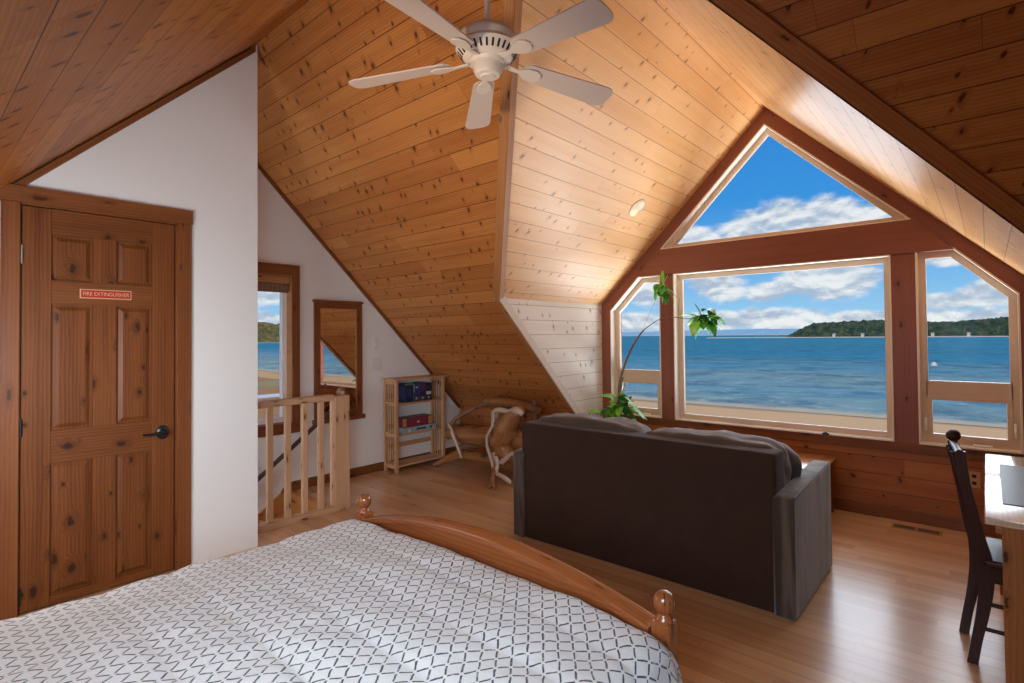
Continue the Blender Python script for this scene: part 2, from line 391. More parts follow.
    def poly(s, pts, ufun=None):
        """single face; ufun(p)->(u,v)"""
        vs = [s.bm.verts.new(Vector(p)) for p in pts]; f = s.bm.faces.new(vs); f.normal_update()
        for l in f.loops: l[s.uv].uv = ufun(l.vert.co) if ufun else (l.vert.co.x, l.vert.co.y)
        return s
    def build(s, name, mat, parent=None, smooth=38, kind=None, label=None):
        s.bm.normal_update()
        if smooth:
            lim = math.radians(smooth)
            for f in s.bm.faces: f.smooth = True
            for e in s.bm.edges:
                if len(e.link_faces) == 2:
                    if e.calc_face_angle(0) > lim: e.smooth = False
        if parent is None:
            # origin at the base centre
            c = [v.co for v in s.bm.verts]
            org = Vector(((min(v.x for v in c)+max(v.x for v in c))/2, (min(v.y for v in c)+max(v.y for v in c))/2, min(v.z for v in c)))
            if kind == 'structure': org = Vector((0, 0, 0))
        else: org = wloc(parent)
        bmesh.ops.translate(s.bm, vec=-org, verts=s.bm.verts)
        me = bpy.data.meshes.new(name); s.bm.to_mesh(me); s.bm.free()
        o = bpy.data.objects.new(name, me); COL.objects.link(o)
        if mat: me.materials.append(MAT[mat] if isinstance(mat, str) else mat)
        if parent is not None: o.parent = parent
        else: o.location = org
        if kind: o['kind'] = kind
        if label: o['label'] = label
        return o

def wloc(o):
    v = Vector(o.location); p = o.parent
    while p is not None: v = v+Vector(p.location); p = p.parent
    return v
def tag(o, label, cat, group=None):
    o['label'] = label; o['category'] = cat
    if group: o['group'] = group
    return o
def thing(name, loc, label, cat, group=None):
    o = bpy.data.objects.new(name, None); COL.objects.link(o); o.location = loc; o.empty_display_size = .1
    return tag(o, label, cat, group)
def struct(name, mb, mat, parent=None, smooth=0): return mb.build(name, mat, parent, smooth=smooth, kind=None if parent else 'structure')

# ------------------------------------------------------------------ room data
YW = 5.145             # inner face of the window wall
XB = -5.0              # far left wall
XD = -3.86             # white wall with the door
A, B = 5.218, .987     # main roof: z = A - B y   (window side)
YR = 1.69; ZR = A-B*YR # main ridge
YK = 4.70              # knee wall below the main roof
XA, ZA, SD = -1.453, 3.478, .980      # dormer ridge and slope
XL, XR = -3.18, .25    # dormer cheek walls
XE = 3.0               # far right gable
ZP = ZA-SD*(XA-XL)     # plate height
main = lambda x, y: Vector((x, y, A-B*y))
YBK = -1.32
back = lambda x, y: Vector((x, y, ZR-B*(YR-y)))
yv = lambda z: (A-z)/B # y on the main roof at height z
T = .12

# --- floor with the stairwell
m = M()
uf = lambda p: (p.x, p.y)
SX, SY = -4.17, 2.50
for q in ([(SX, YBK-.1), (XE, YBK-.1), (XE, YW+.05), (SX, YW+.05)], [(XB, SY), (SX, SY), (SX, YW+.05), (XB, YW+.05)]):
    m.poly([(a, b, 0) for a, b in q], uf)
    m.poly([(a, b, -.2) for a, b in q][::-1], uf)
m.poly([(SX, SY, 0), (SX, YBK, 0), (SX, YBK, -.2), (SX, SY, -.2)], lambda p: (p.y, p.z))
m.poly([(XB, SY, 0), (SX, SY, 0), (SX, SY, -.2), (XB, SY, -.2)], lambda p: (p.x, p.z))
struct('floor', m, 'floor')

# --- main roof (window side) with the dormer opening, back roof
m = M(); sl = math.sqrt(1+B*B)
um = lambda p: (p.x, p.y*sl)
ydr = yv(ZA)          # dormer ridge meets the roof
ypl = yv(ZP)          # plate corner
pl = [main(XB, YR), main(XA, YR), main(XA, ydr), main(XL, ypl), main(XL, YK), main(XB, YK)]
pr = [main(XA, YR), main(XE, YR), main(XE, YK), main(XR, YK), main(XR, ypl), main(XA, ydr)]
m.poly(pl, um); m.poly(pr, um)
m.poly([p+Vector((0, .15, .17)) for p in pl], um); m.poly([p+Vector((0, .15, .17)) for p in pr], um)
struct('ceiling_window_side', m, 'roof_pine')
m = M()
pb = [back(XB, YR), back(XE, YR), back(XE, YBK), back(XB, YBK)]
m.poly(pb, um); m.poly([p+Vector((0, -.15, .17)) for p in pb], um)
struct('ceiling_back', m, 'roof_pine')
# dormer slopes and cheeks
m = M(); sd = math.sqrt(1+SD*SD); YO = YW+.25
ud = lambda p: (p.y, p.x*sd)
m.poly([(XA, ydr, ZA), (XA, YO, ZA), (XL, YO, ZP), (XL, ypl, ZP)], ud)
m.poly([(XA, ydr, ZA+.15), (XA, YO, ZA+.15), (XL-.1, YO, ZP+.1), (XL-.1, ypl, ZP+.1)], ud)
struct('ceiling_dormer_left', m, 'daylit_pine')
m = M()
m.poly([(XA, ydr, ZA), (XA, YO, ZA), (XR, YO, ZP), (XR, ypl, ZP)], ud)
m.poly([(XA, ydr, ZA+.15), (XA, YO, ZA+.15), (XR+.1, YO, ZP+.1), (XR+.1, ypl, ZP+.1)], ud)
struct('ceiling_dormer_right', m, 'daylit_pine')
zk = A-B*YK
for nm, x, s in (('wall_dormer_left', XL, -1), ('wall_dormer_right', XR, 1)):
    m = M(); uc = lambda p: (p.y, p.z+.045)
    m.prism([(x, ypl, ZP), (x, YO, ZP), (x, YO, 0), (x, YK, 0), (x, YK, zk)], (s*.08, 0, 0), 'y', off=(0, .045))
    struct(nm, m, 'glare_pine' if s < 0 else 'wall_pine')
# knee walls
m = M(); m.box((XB, YK, -.02), (XL-.08, YK+.1, zk+.1), grain='x'); struct('wall_knee_left', m, 'wall_pine')
m = M(); m.box((XR+.08, YK, -.02), (XE, YK+.1, zk+.1), grain='x'); struct('wall_knee_right', m, 'wall_pine')
zkb = back(0, YBK).z
m = M(); m.box((XB, YBK-.1, -2.8), (XE, YBK, zkb), grain='x'); struct('wall_back', m, 'wall_white')

def wall_with_hole(name, plane_x, outline, hole, thick, mat):
    """gable wall in a plane x=const; outline/hole given as (y, z)"""
    cu_m = bmesh.new()
    def loop(pts, dx): return [cu_m.verts.new((plane_x+dx, y, z)) for y, z in pts]
    es = []
    for pts in [outline]+hole:
        vs = loop(pts, 0); es += [cu_m.edges.new((vs[i], vs[(i+1) % len(vs)])) for i in range(len(vs))]
    r = bmesh.ops.triangle_fill(cu_m, edges=es, use_beauty=True)
    ex = bmesh.ops.extrude_face_region(cu_m, geom=cu_m.faces[:])
    bmesh.ops.translate(cu_m, vec=(thick, 0, 0), verts=[v for v in ex['geom'] if isinstance(v, bmesh.types.BMVert)])
    bmesh.ops.recalc_face_normals(cu_m, faces=cu_m.faces)
    mm = M(); mm.merge(cu_m, 'y'); return struct(name, mm, mat)
# far left gable with the stair window
W1 = (1.74, 2.515, .64, 2.05)
rect = lambda y0, y1, z0, z1: [(y0, z0), (y1, z0), (y1, z1), (y0, z1)]
gab = [(YBK, -2.8), (YK, -2.8), (YK, zk), (YR, ZR), (YBK, zkb)]
wall_with_hole('wall_left', XB, gab, [rect(*W1)], -.16, 'wall_white')
W4 = (.9, 2.5, .85, 2.15)
gabr = [(YBK, -.02), (YK, -.02), (YK, zk), (YR, ZR), (YBK, zkb)]
wall_with_hole('wall_right', XE, gabr, [rect(*W4)], .16, 'wall_white')

# --- white wall with the door (its free end stands under the ridge)
DY0, DY1, DZ = .448, 1.172, 2.175
zs = lambda y: ZR-B*(YR-y)-.012
wall_with_hole('wall_door', XD, [(YBK, 0), (DY0-.03, 0), (DY0-.03, DZ+.03), (DY1+.03, DZ+.03), (DY1+.03, 0), (YR, 0), (YR, zs(YR)), (YBK, zs(YBK))], [], -.12, 'wall_white')
m = M()  # trim strip where the white wall meets the sloping ceiling
n_ = Vector((0, -B, 1)).normalized()
p0 = Vector((XD, YBK, zs(YBK))); p1 = Vector((XD, YR-.02, zs(YR-.02)))
m.prism([p0, p1, p1-Vector((0, 0, .045)), p0-Vector((0, 0, .045))], (.018, 0, 0), (0, 1, B)); struct('trim_1', m, 'trim_brown')
# casing
CW = .085
m = M()
m.box((XD, DY1+.01, 0), (XD+.022, DY1+.09, DZ+.012), .003, 'z')
m.box((XD, DY0-.085, 0), (XD+.022, DY0-.008, DZ+.012), .003, 'z')
m.box((XD, DY0-.10, DZ+.012), (XD+.028, DY1+.095, DZ+.10), .003, 'y')
struct('trim_2', m, 'trim_brown')
m = M()
m.box((XD-.12, DY1+.004, 0), (XD+.006, DY1+.03, DZ+.02), 0, 'z'); m.box((XD-.12, DY0-.03, 0), (XD+.006, DY0-.004, DZ+.02), 0, 'z')
m.box((XD-.12, DY0-.03, DZ+.004), (XD+.006, DY1+.03, DZ+.03), 0, 'y'); m.box((XD-.09, DY0-.03, 0), (XD-.06, DY1+.03, DZ+.02), 0, 'z')
struct('trim_3', m, 'trim_brown')
# six-panel door
door = bpy.data.objects.new('door_1', None); COL.objects.link(door); door.location = (XD, DY0, 0); door['kind'] = 'structure'
dx0, dx1 = XD-.045, XD-.004
YS = [DY0, .572, .757, .868, 1.049, DY1]      # stile edges
ZS = [.01, .055, .775, .955, 1.65, 1.782, 2.035, DZ]
m = M()
m.box((dx0, YS[0], .01), (dx1, YS[1], DZ), .002, 'z'); m.box((dx0, YS[4], .01), (dx1, YS[5], DZ), .002, 'z')
for z0, z1 in ((.01, ZS[1]), (ZS[2], ZS[3]), (ZS[4], ZS[5]), (ZS[6], DZ)): m.box((dx0, YS[1], z0), (dx1, YS[4], z1), 0, 'y')
for z0, z1 in ((ZS[1], ZS[2]), (ZS[3], ZS[4]), (ZS[5], ZS[6])): m.box((dx0, YS[2], z0), (dx1, YS[3], z1), 0, 'z')
m.build('door_frame', 'door_pine', door, smooth=0)
for ya, yb in ((YS[1], YS[2]), (YS[3], YS[4])):
    for z0, z1 in ((ZS[1], ZS[2]), (ZS[3], ZS[4]), (ZS[5], ZS[6])):
        m = M(); tb = bmesh.new()
        xa = dx1-.016; xb = dx1-.004; e = .012; f = .034
        def ring(x, d): return [tb.verts.new((x, ya+d, z0+d)), tb.verts.new((x, yb-d, z0+d)), tb.verts.new((x, yb-d, z1-d)), tb.verts.new((x, ya+d, z1-d))]
        rs = [ring(dx0+.004, 0), ring(xa, 0), ring(xa, e), ring(xb, f)]
        for a, b in zip(rs, rs[1:]):
            for k in range(4): tb.faces.new([a[k], a[(k+1) % 4], b[(k+1) % 4], b[k]])
        tb.faces.new(rs[-1]); tb.faces.new(rs[0][::-1]); bmesh.ops.recalc_face_normals(tb, faces=tb.faces)
        m.merge(tb, 'z'); m.build('door_panel', 'door_pine', door, smooth=0)
for z in (1.913, .988, .10):
    m = M(); m.cyl((XD+.002, DY0-.001, z-.045), (XD+.002, DY0-.001, z+.045), .008, seg=10)
    m.cyl((XD+.002, DY0-.001, z-.052), (XD+.002, DY0-.001, z+.052), .004, seg=8); m.build('hinge', 'steel' if z > 1.5 else 'black_iron', door)
hx = XD-.004; hy, hz = 1.105, .875
m = M(); R90 = Matrix.Translation((hx, hy, hz)) @ Matrix.Rotation(PI/2, 4, 'Y')
m.lathe([(0, 0), (.034, 0), (.034, .008), (.028, .014), (.013, .016), (.013, .05), (0, .05)], mat4=R90 @ Matrix.Scale(1.25, 4, (1, 0, 0)))
m.spline([(hx+.05, hy, hz), (hx+.055, hy-.03, hz+.003), (hx+.052, hy-.07, hz-.002), (hx+.048, hy-.115, hz+.002)], [.011, .010, .008, .007], 10)
m.build('door_handle', 'black_iron', door)
sign = thing('door_sign', (dx1, .82, 1.705), 'small red fire extinguisher sign on the pine door', 'sign')
m = M(); m.box((dx1, .695, 1.689), (dx1+.004, .942, 1.742), .001, 'y'); sb = m.build('plate', 'sign_gold', sign, smooth=0)
m = M(); m.box((dx1+.002, .700, 1.694), (dx1+.0048, .937, 1.737), 0, 'y'); m.build('red_field', 'sign_red', sb, smooth=0)
cu = bpy.data.curves.new('lettering', 'FONT'); cu.body = 'FIRE EXTINGUISHER'; cu.size = .030; cu.extrude = .0006; cu.align_x = 'CENTER'; cu.align_y = 'CENTER'
to = bpy.data.objects.new('tmp', cu); COL.objects.link(to); bpy.context.view_layer.update()
me = bpy.data.meshes.new_from_object(to.evaluated_get(bpy.context.evaluated_depsgraph_get())); me.name = 'lettering'
bpy.data.objects.remove(to); me.materials.clear(); me.materials.append(MAT['sign_gold'])
xs = [v.co.x for v in me.vertices]; wdt = max(xs)-min(xs)
me.transform(Matrix.Scale(.22/wdt, 4, (1, 0, 0)) )
me.transform(Matrix(((0, 0, 1, 0), (1, 0, 0, 0), (0, 1, 0, 0), (0, 0, 0, 1))))
lt = bpy.data.objects.new('lettering', me); COL.objects.link(lt); lt.parent = sign; lt.location = (.0053, -.0015, .010)

# ------------------------------------------------------------------ window wall
# timber facing in the plane y=YW (thickness .02 inwards, .20 outwards for the posts)
YF = YW-.015; YB_ = YW+.22
dz = lambda x: ZA-SD*abs(x-XA)
def facing(name, pts, grain, mat='trim_red', y0=YF, y1=YB_):
    m = M(); m.prism([(x, y0, z) for x, z in pts], (0, y1-y0, 0), grain); return struct(name, m, mat)
# corner coordinates of openings
OL = [(-3.068, .607), (-2.487, .607), (-2.487, 2.058), (-2.729, 2.058), (-3.068, 1.717)]
OM = [(-2.345, .605), (-.555, .605), (-.555, 2.06), (-2.345, 2.06)]
OR = [(-.399, .605), (.176, .605), (.176, 1.715), (-.169, 2.07), (-.399, 2.07)]
OT = [(-2.470, 2.315), (-.425, 2.315), (-1.456, 3.330)]
OT = [(-2.480, 2.315), (-.418, 2.315), (-1.462, 3.330)]
def wedge(x): return dz(x)
facing('trim_4', [(XL, 0.607), (-3.068, .607), (-3.068, 1.717), (XL, dz(XL))], 'z')
facing('trim_5', [(XL, dz(XL)), (-3.068, 1.717), (-2.729, 2.058), (-2.56, 2.235), (-2.480, 2.315), (-1.462, 3.330), (XA, ZA)], (1, 0, SD))
facing('trim_6', [(.176, .605), (XR, .605), (XR, dz(XR)), (.176, 1.715)], 'z')
facing('trim_7', [(XA, ZA), (-1.462, 3.330), (-.418, 2.315), (-.335, 2.235), (-.169, 2.07), (.176, 1.715), (XR, dz(XR))], (1, 0, -SD))
facing('trim_8', [(-2.729, 2.058), (-.169, 2.06), (-.405, 2.315), (-2.50, 2.315)], 'x', y0=YF-.012)
facing('trim_9', [(-2.487, .607), (-2.345, .607), (-2.345, 2.06), (-2.487, 2.06)], 'z', y0=YF+.004)
facing('trim_10', [(-.555, .605), (-.399, .605), (-.399, 2.065), (-.555, 2.065)], 'z', 'trim_red', y0=YF+.004)
m = M(); m.box((XL, YW, -.02), (XR, YB_, .607), grain='x', off=(0, .07)); struct('wall_front', m, 'wall_pine')
m = M(); m.box((XL, YW-.012, .53), (XR, YW, .607), .003, 'x'); struct('trim_11', m, 'trim_brown')
m = M(); m.box((XL, YW-.016, 0), (XR, YW, .10), .004, 'x'); struct('baseboard_front', m, 'trim_brown')

def inset(pts, d):
    """inset a convex polygon given CCW as (x, z)"""
    n = len(pts); out = []
    L = []
    for i in range(n):
        a = Vector(pts[i]); b = Vector(pts[(i+1) % n]); t = (b-a).normalized(); nn = Vector((-t.y, t.x)); L.append((a+nn*d, t))
    for i in range(n):
        p, t = L[i-1]; q, s = L[i]
        k = (q-p).cross(s)/t.cross(s) if hasattr(Vector, 'cross') and len(p) == 3 else ((q.x-p.x)*s.y-(q.y-p.y)*s.x)/(t.x*s.y-t.y*s.x)
        out.append((p.x+t.x*k, p.y+t.y*k))
    return out
def ringframe(m, outer, inner, y0, y1, tr=lambda x, y, z: (x, y, z)):
    n = len(outer); tb = bmesh.new()
    def vv(p, y): return tb.verts.new(tr(p[0], y, p[1]))
    a = [vv(p, y0) for p in outer]; b = [vv(p, y0) for p in inner]; c = [vv(p, y1) for p in inner]; d = [vv(p, y1) for p in outer]
    for i in range(n):
        j = (i+1) % n
        for q in ((a, b), (b, c), (c, d), (d, a)): tb.faces.new([q[0][i], q[0][j], q[1][j], q[1][i]])
    bmesh.ops.recalc_face_normals(tb, faces=tb.faces); m.merge(tb, 'x')
def pane(m, pts, y, tr=lambda x, y, z: (x, y, z)):
    tb = bmesh.new(); a = [tb.verts.new(tr(x, y, z)) for x, z in pts]; b = [tb.verts.new(tr(x, y+.006, z)) for x, z in pts]; n = len(pts)
    tb.faces.new(a); tb.faces.new(b[::-1])
    for i in range(n): tb.faces.new([a[i], b[i], b[(i+1) % n], a[(i+1) % n]])
    bmesh.ops.recalc_face_normals(tb, faces=tb.faces); m.merge(tb, 'x')
def fixed_window(name, O, fw=.05, glasspts=None):
    r = bpy.data.objects.new(name, None); COL.objects.link(r); r.location = (O[0][0], YW, O[0][1]); r['kind'] = 'structure'
    m = M(); ringframe(m, inset(O, -.001), inset(O, .010), YF-.008, YW+.07); m.build('jamb_lining', 'almond_edge', r, smooth=0)
    I = inset(O, fw); m = M(); ringframe(m, O, I, YW+.065, YW+.12); ringframe(m, inset(O, fw-.006), inset(O, fw+.006), YW+.075, YW+.10); m.build('window_frame', 'almond', r, smooth=0)
    return r, I
r, I = fixed_window('window_1', OM); m = M(); pane(m, I, YW+.09); m.build('pane', 'glass', r, smooth=0)
r, I = fixed_window('window_2', OT, .045); m = M(); pane(m, I, YW+.09); m.build('pane', 'glass', r, smooth=0)
def side_window(name, O, xa, xb):
    r, I = fixed_window(name, O)
    m = M(); m.box((I[0][0]-.01, YW+.065, .965), (I[1][0]+.01, YW+.12, 1.082), .003, 'x'); m.build('mullion', 'almond', r, smooth=0)
    up = [(I[0][0], 1.08), (I[1][0], 1.08)]+list(I[2:]); m = M(); pane(m, up, YW+.09); m.build('pane', 'glass', r, smooth=0)
    lo = [(I[0][0], I[0][1]), (I[1][0], I[1][1]), (I[1][0], .967), (I[0][0], .967)]
    m = M(); li = inset(lo, .028); ringframe(m, lo, li, YW+.055, YW+.10); s = m.build('sash', 'almond', r, smooth=0)
    m = M(); pane(m, li, YW+.08); m.build('pane', 'glass', s, smooth=0)
    for x in (O[0][0]+.036, O[1][0]-.036):
        m = M(); m.box((x-.009, YW+.045, .70), (x+.009, YW+.066, .80), .004, 'z'); m.box((x-.005, YW+.03, .72), (x+.005, YW+.05, .76), .003, 'z'); m.build('sash_latch', 'vinyl_white', r)
    xc = (O[0][0]+O[1][0])/2
    m = M(); m.box((xc+.02, YW+.03, O[0][1]+.012), (xc+.13, YW+.066, O[0][1]+.026), .004, 'x'); m.build('crank_handle', 'vinyl_white', r)
    return r
side_window('window_3', OR, 0, 0); side_window('window_4', OL, 0, 0)
# small black catch lying on the sill of the big window
m = M(); m.box((-1.05, YF-.02, .607), (-1.00, YF+.01, .620), .003, 'x'); m.box((-1.035, YF-.012, .618), (-1.015, YF+.005, .627), .002, 'x')
tag(m.build('window_catch', 'dark_slot'), 'tiny dark catch on the sill of the big front window', 'catch')

# --- stair window in the far left wall (opening W1), casing, shade
TRX = lambda y, x, z: (XB+ -(x), y, z)
r5 = bpy.data.objects.new('window_5', None); COL.objects.link(r5); r5.location = (XB, W1[0], W1[2]); r5['kind'] = 'structure'
O = [(W1[0], W1[2]), (W1[1], W1[2]), (W1[1], W1[3]), (W1[0], W1[3])]
m = M(); ringframe(m, O, inset(O, .012), -.012, .10, TRX); m.build('jamb_lining', 'trim_pine', r5, smooth=0)
Oi = inset(O, .012); I5 = inset(O, .055)
m = M(); ringframe(m, Oi, I5, .085, .14, TRX); m.build('window_frame', 'vinyl_white', r5, smooth=0)
m = M(); pane(m, I5, .11, TRX); m.build('pane', 'glass', r5, smooth=0)
m = M(); m.box((XB-.07, W1[1]-.045, 1.25), (XB-.085, W1[1]-.03, 1.29), .003); m.build('sash_latch', 'vinyl_white', r5)
m = M()
m.box((XB, W1[1]-.008, W1[2]-.09), (XB+.02, W1[1]+.070, W1[3]+.10), .003, 'z'); m.box((XB, W1[0]-.115, W1[2]-.09), (XB+.02, W1[0]+.008, W1[3]+.10), .003, 'z')
m.box((XB, W1[0]-.11, W1[3]-.005), (XB+.021, W1[1]+.068, W1[3]+.10), .003, 'y'); m.box((XB, W1[0]-.11, W1[2]-.09), (XB+.021, W1[1]+.068, W1[2]+.005), .003, 'y')
m.box((XB-.01, W1[0]-.02, W1[2]-.008), (XB+.045, W1[1]-.01, W1[2]+.012), .003, 'y')
m.build('window_casing', 'trim_brown', r5, smooth=0)
sh = thing('woven_shade', (XB-.03, 2.1, 1.87), 'rolled-up brown woven shade at the top of the left stair window', 'window shade')
m = M(); m.box((XB-.045, W1[0]+.02, 1.97), (XB-.005, W1[1]-.02, 2.035), .004, 'y'); m.build('head_rail', 'trim_pine', sh, smooth=0)
m = M(); m.box((XB-.05, W1[0]+.025, 1.90), (XB-.008, W1[1]-.025, 1.97), .012, 'y', seg=3); m.box((XB-.03, W1[0]+.025, 1.885), (XB-.024, W1[1]-.025, 1.93), 0, 'y'); m.build('rolled_slats', 'shade', sh)
# gable window on the right end of the room (outside the photograph, lets daylight in)
r6 = bpy.data.objects.new('window_6', None); COL.objects.link(r6); r6.location = (XE, W4[0], W4[2]); r6['kind'] = 'structure'
TRR = lambda y, x, z: (XE+x, y, z)
O = [(W4[0], W4[2]), (W4[1], W4[2]), (W4[1], W4[3]), (W4[0], W4[3])]
m = M(); ringframe(m, inset(O, -.08), inset(O, .01), -.02, 0.0, TRR); m.build('window_casing', 'trim_brown', r6, smooth=0)
m = M(); ringframe(m, O, inset(O, .055), .06, .12, TRR); m.build('window_frame', 'vinyl_white', r6, smooth=0)
m = M(); pane(m, inset(O, .055), .09, TRR); m.build('pane', 'glass', r6, smooth=0)

# --- valley / edge boards where the dormer cuts the main roof
nm = Vector((0, B, 1)).normalized(); nm_in = -nm      # into the room, off the main roof
def edge_board(name, P, Q, side, wid, dep, mat, drop=.02, grain=None):
    """board lying on the main roof along P-Q, side = unit vector away from the opening in the roof plane"""
    P = Vector(P); Q = Vector(Q); t = (Q-P).normalized()
    s = (side-t*side.dot(t)); s = (s-nm*s.dot(nm)).normalized()
    m = M(); a = [P-s*drop, P+s*wid, P+s*wid+nm_in*dep, P-s*drop+nm_in*dep]
    m.prism(a, Q-P, t); return struct(name, m, mat)
P0 = Vector((XA, ydr, ZA)); P1 = Vector((XL, ypl, ZP)); P2 = Vector((XL, YK, zk)); P3 = Vector((XR, ypl, ZP)); P4 = Vector((XR, YK, zk))
edge_board('trim_12', P0, P1, Vector((-1, 0, 0)), .06, .02, 'trim_pine', drop=.004)
edge_board('trim_13', P1, P2, Vector((-1, 0, 0)), .06, .02, 'trim_pine', drop=.004)
edge_board('trim_14', P0, P3, Vector((1, 0, 0)), .085, .018, 'trim_valley', drop=-.038); edge_board('trim_21', P0, P3, Vector((1, 0, 0)), .035, .009, 'trim_valley', drop=-.006)
edge_board('trim_15', P3, P4, Vector((1, 0, 0)), .085, .018, 'trim_valley', drop=-.038)
def inner_board(name, P, Q, into, n_off, wid, dep, mat):
    """board on the dormer side of the edge: into = direction across the dormer surface, n_off = normal into the room"""
    P = Vector(P); Q = Vector(Q); t = (Q-P).normalized(); s = (Vector(into)-t*Vector(into).dot(t)).normalized(); n = Vector(n_off).normalized()
    m = M(); o = nm_in*(.022 if wid > .01 else .006)
    m.prism([P+o, P+s*wid, P+s*wid+n*dep, P+o+n*dep], Q-P, t); return struct(name, m, mat)
nl = Vector((SD, 0, -1)).normalized(); nr = Vector((-SD, 0, -1)).normalized()
inner_board('trim_16', P0, P1, (0, 1, 0), nl, .032, .012, 'trim_pine')
inner_board('trim_17', P1, P2, (0, 1, 0), (1, 0, 0), .045, .015, 'trim_pale')
inner_board('trim_18', P0, P3, (0, 1, 0), nr, .004, .004, 'trim_brown')
inner_board('trim_19', P3, P4, (0, 1, 0), (-1, 0, 0), .004, .004, 'trim_brown')
# small trim where the main roof meets the far left wall
m = M(); a = main(XB, YR); b = main(XB, YK)
m.prism([a, a+Vector((0, -.02, -.025)), a+Vector((.02, -.02, -.025)), a+Vector((.02, 0, 0))], b-a, (b-a)); struct('trim_20', m, 'trim_brown')
# baseboards
m = M(); m.box((XB, SY+.02, 0), (XB+.016, YK, .09), .003, 'y')
m.prism([(XB, SY+.02, 0), (XB, SY+.02, .09), (XB, SY-.08, .045), (XB, SY-.12, -.03)], (.016, 0, 0), 'y')
struct('baseboard_left', m, 'trim_brown')

# ------------------------------------------------------------------ stairs
st = thing('staircase', (-4.6, SY, -2.7), 'pine staircase going down behind the railing, left of the bookshelf', 'staircase')
rise, run = .19, .258
for k in range(13):
    z = -rise*(k+1); y1 = SY-.02-run*k
    m = M(); m.box((XB+.02, y1-run-.03, z-.03), (SX-.02, y1-.02, z), .006, 'x'); m.build('tread', 'stair_pine', st, smooth=0)
    m = M(); m.box((XB+.02, y1-.022, z), (SX-.02, y1, z+rise-.03 if k else -.0), 0, 'x'); m.build('riser', 'stair_pine', st, smooth=0)
m = M(); m.box((XB+.004, SY-.025, -.03), (SX-.035, SY+.03, .004), .005, 'x'); m.build('nosing', 'stair_pine', st, smooth=0)
for x in (XB+.004, SX-.024):
    m = M(); q = [(x, SY-.02, -.0), (x, SY-.02, -.30), (x, SY-.02-run*11, -.30-rise*11), (x, SY-.02-run*11, -rise*11+.05), (x, SY-.12, .0)]
    m.prism(q, (.02, 0, 0), (0, run, rise)); m.build('skirt_board', 'stair_pine', st, smooth=0)
m = M(); m.box((SX, YBK, -2.8), (SX+.1, SY+.1, -.2), grain='y'); m.box((XB, SY+.0, -2.8), (SX, SY+.1, -.2), grain='x'); struct('wall_stairwell', m, 'wall_white')
m = M(); m.box((XB, YBK, -2.85), (SX+.1, SY+.1, -2.8), grain='y'); struct('floor_lower', m, 'floor')

# guard railing beside the stairs
gr = thing('stair_railing', (-4.14, 2.5, 0), 'pine balustrade with square balusters guarding the stair opening', 'railing')
gx = -4.15
m = M(); m.box((gx-.045, 2.437, 0), (gx+.045, 2.575, .962), .004, 'z'); m.build('newel_post', 'rail_pine', gr, smooth=0)
m = M(); m.box((gx-.045, .1, .925), (gx+.035, 2.437, .975), .005, 'y'); m.build('top_rail', 'rail_pine', gr, smooth=0)
m = M(); m.box((gx-.045, .1, 0), (gx+.045, 2.437, .045), .003, 'y'); m.build('bottom_rail', 'rail_pine', gr, smooth=0)
for k in range(12):
    y = 2.331-.1415*k
    m = M(); m.box((gx-.019, y-.021, .045), (gx+.021, y+.021, .926), .003, 'z'); m.build('baluster', 'rail_pine', gr, smooth=0)
hr = thing('wall_handrail', (-4.93, 3.05, .83), 'dark round handrail sloping down the white wall of the stairs', 'handrail')
hxx = XB+.065
m = M(); e = Vector((0, -.875, -.64)); s0 = Vector((hxx, 3.03, .825))
m.tube([s0, s0+e*.5, s0+e*3.2], .021, 12); m.build('rail', 'rail_dark', hr)
for k in (.12, 1.3, 2.5):
    p = s0+e*k; m = M(); m.spline([p+Vector((0, 0, -.012)), p+Vector((-.01, 0, -.05)), p+Vector((-.062, 0, -.06))], .006, 8); m.cyl(p+Vector((-.065, 0, -.06)), p+Vector((-.055, 0, -.06)), .022, seg=14); m.build('bracket', 'steel', hr)

# ------------------------------------------------------------------ wall mirror, switches
mr = thing('wall_mirror', (XB, 3.0, .6), 'tall mirror in a brown wooden frame on the white wall behind the railing', 'mirror')
m = M(); O = [(2.735, .64), (3.275, .64), (3.275, 1.81), (2.735, 1.81)]
ringframe(m, O, inset(O, .062), -.022, 0, TRX)
m.box((XB, 2.715, .60), (XB+.045, 3.30, .645), .004, 'y'); m.box((XB, 2.722, 1.805), (XB+.032, 3.288, 1.83), .004, 'y')
m.build('frame', 'trim_brown', mr, smooth=0)
m = M(); m.box((XB+.002, 2.79, .69), (XB+.008, 3.22, 1.76), 0, 'y'); m.build('mirror_glass', 'mirror', mr, smooth=0)
m = M(); ringframe(m, inset(O, .058), inset(O, .068), -.012, -.004, TRX); m.build('inner_bead', 'trim_pine', mr, smooth=0)
def wallplate(name, fn, w, h, lab, cat, mat, togg, tm='plate_white'):
    r = thing(name, fn(0, 0, 0), lab, cat)
    m = M(); bx(m, fn, -w/2, w/2, -h/2, h/2, 0, .006, .002); m.build('plate', mat, r)
    for u0, v0, du, dv, mt in togg:
        m = M(); bx(m, fn, u0-du, u0+du, v0-dv, v0+dv, .004, .010 if mt != 'dark_slot' else .0068, .001); m.build('toggle' if mt != 'dark_slot' else 'socket', mt, r)
    return r
def bx(m, fn, u0, u1, v0, v1, d0, d1, bev):
    a = Vector(fn(u0, v0, d0)); b = Vector(fn(u1, v1, d1)); m.box(a, b, bev)
wallplate('light_switch', lambda u, v, d: (XB+d, 3.462+u, 1.380+v), .055, .13, 'single light switch on the white wall, the upper of two white plates', 'light switch', 'plate_white', [(0, 0, .006, .014, 'plate_white')])
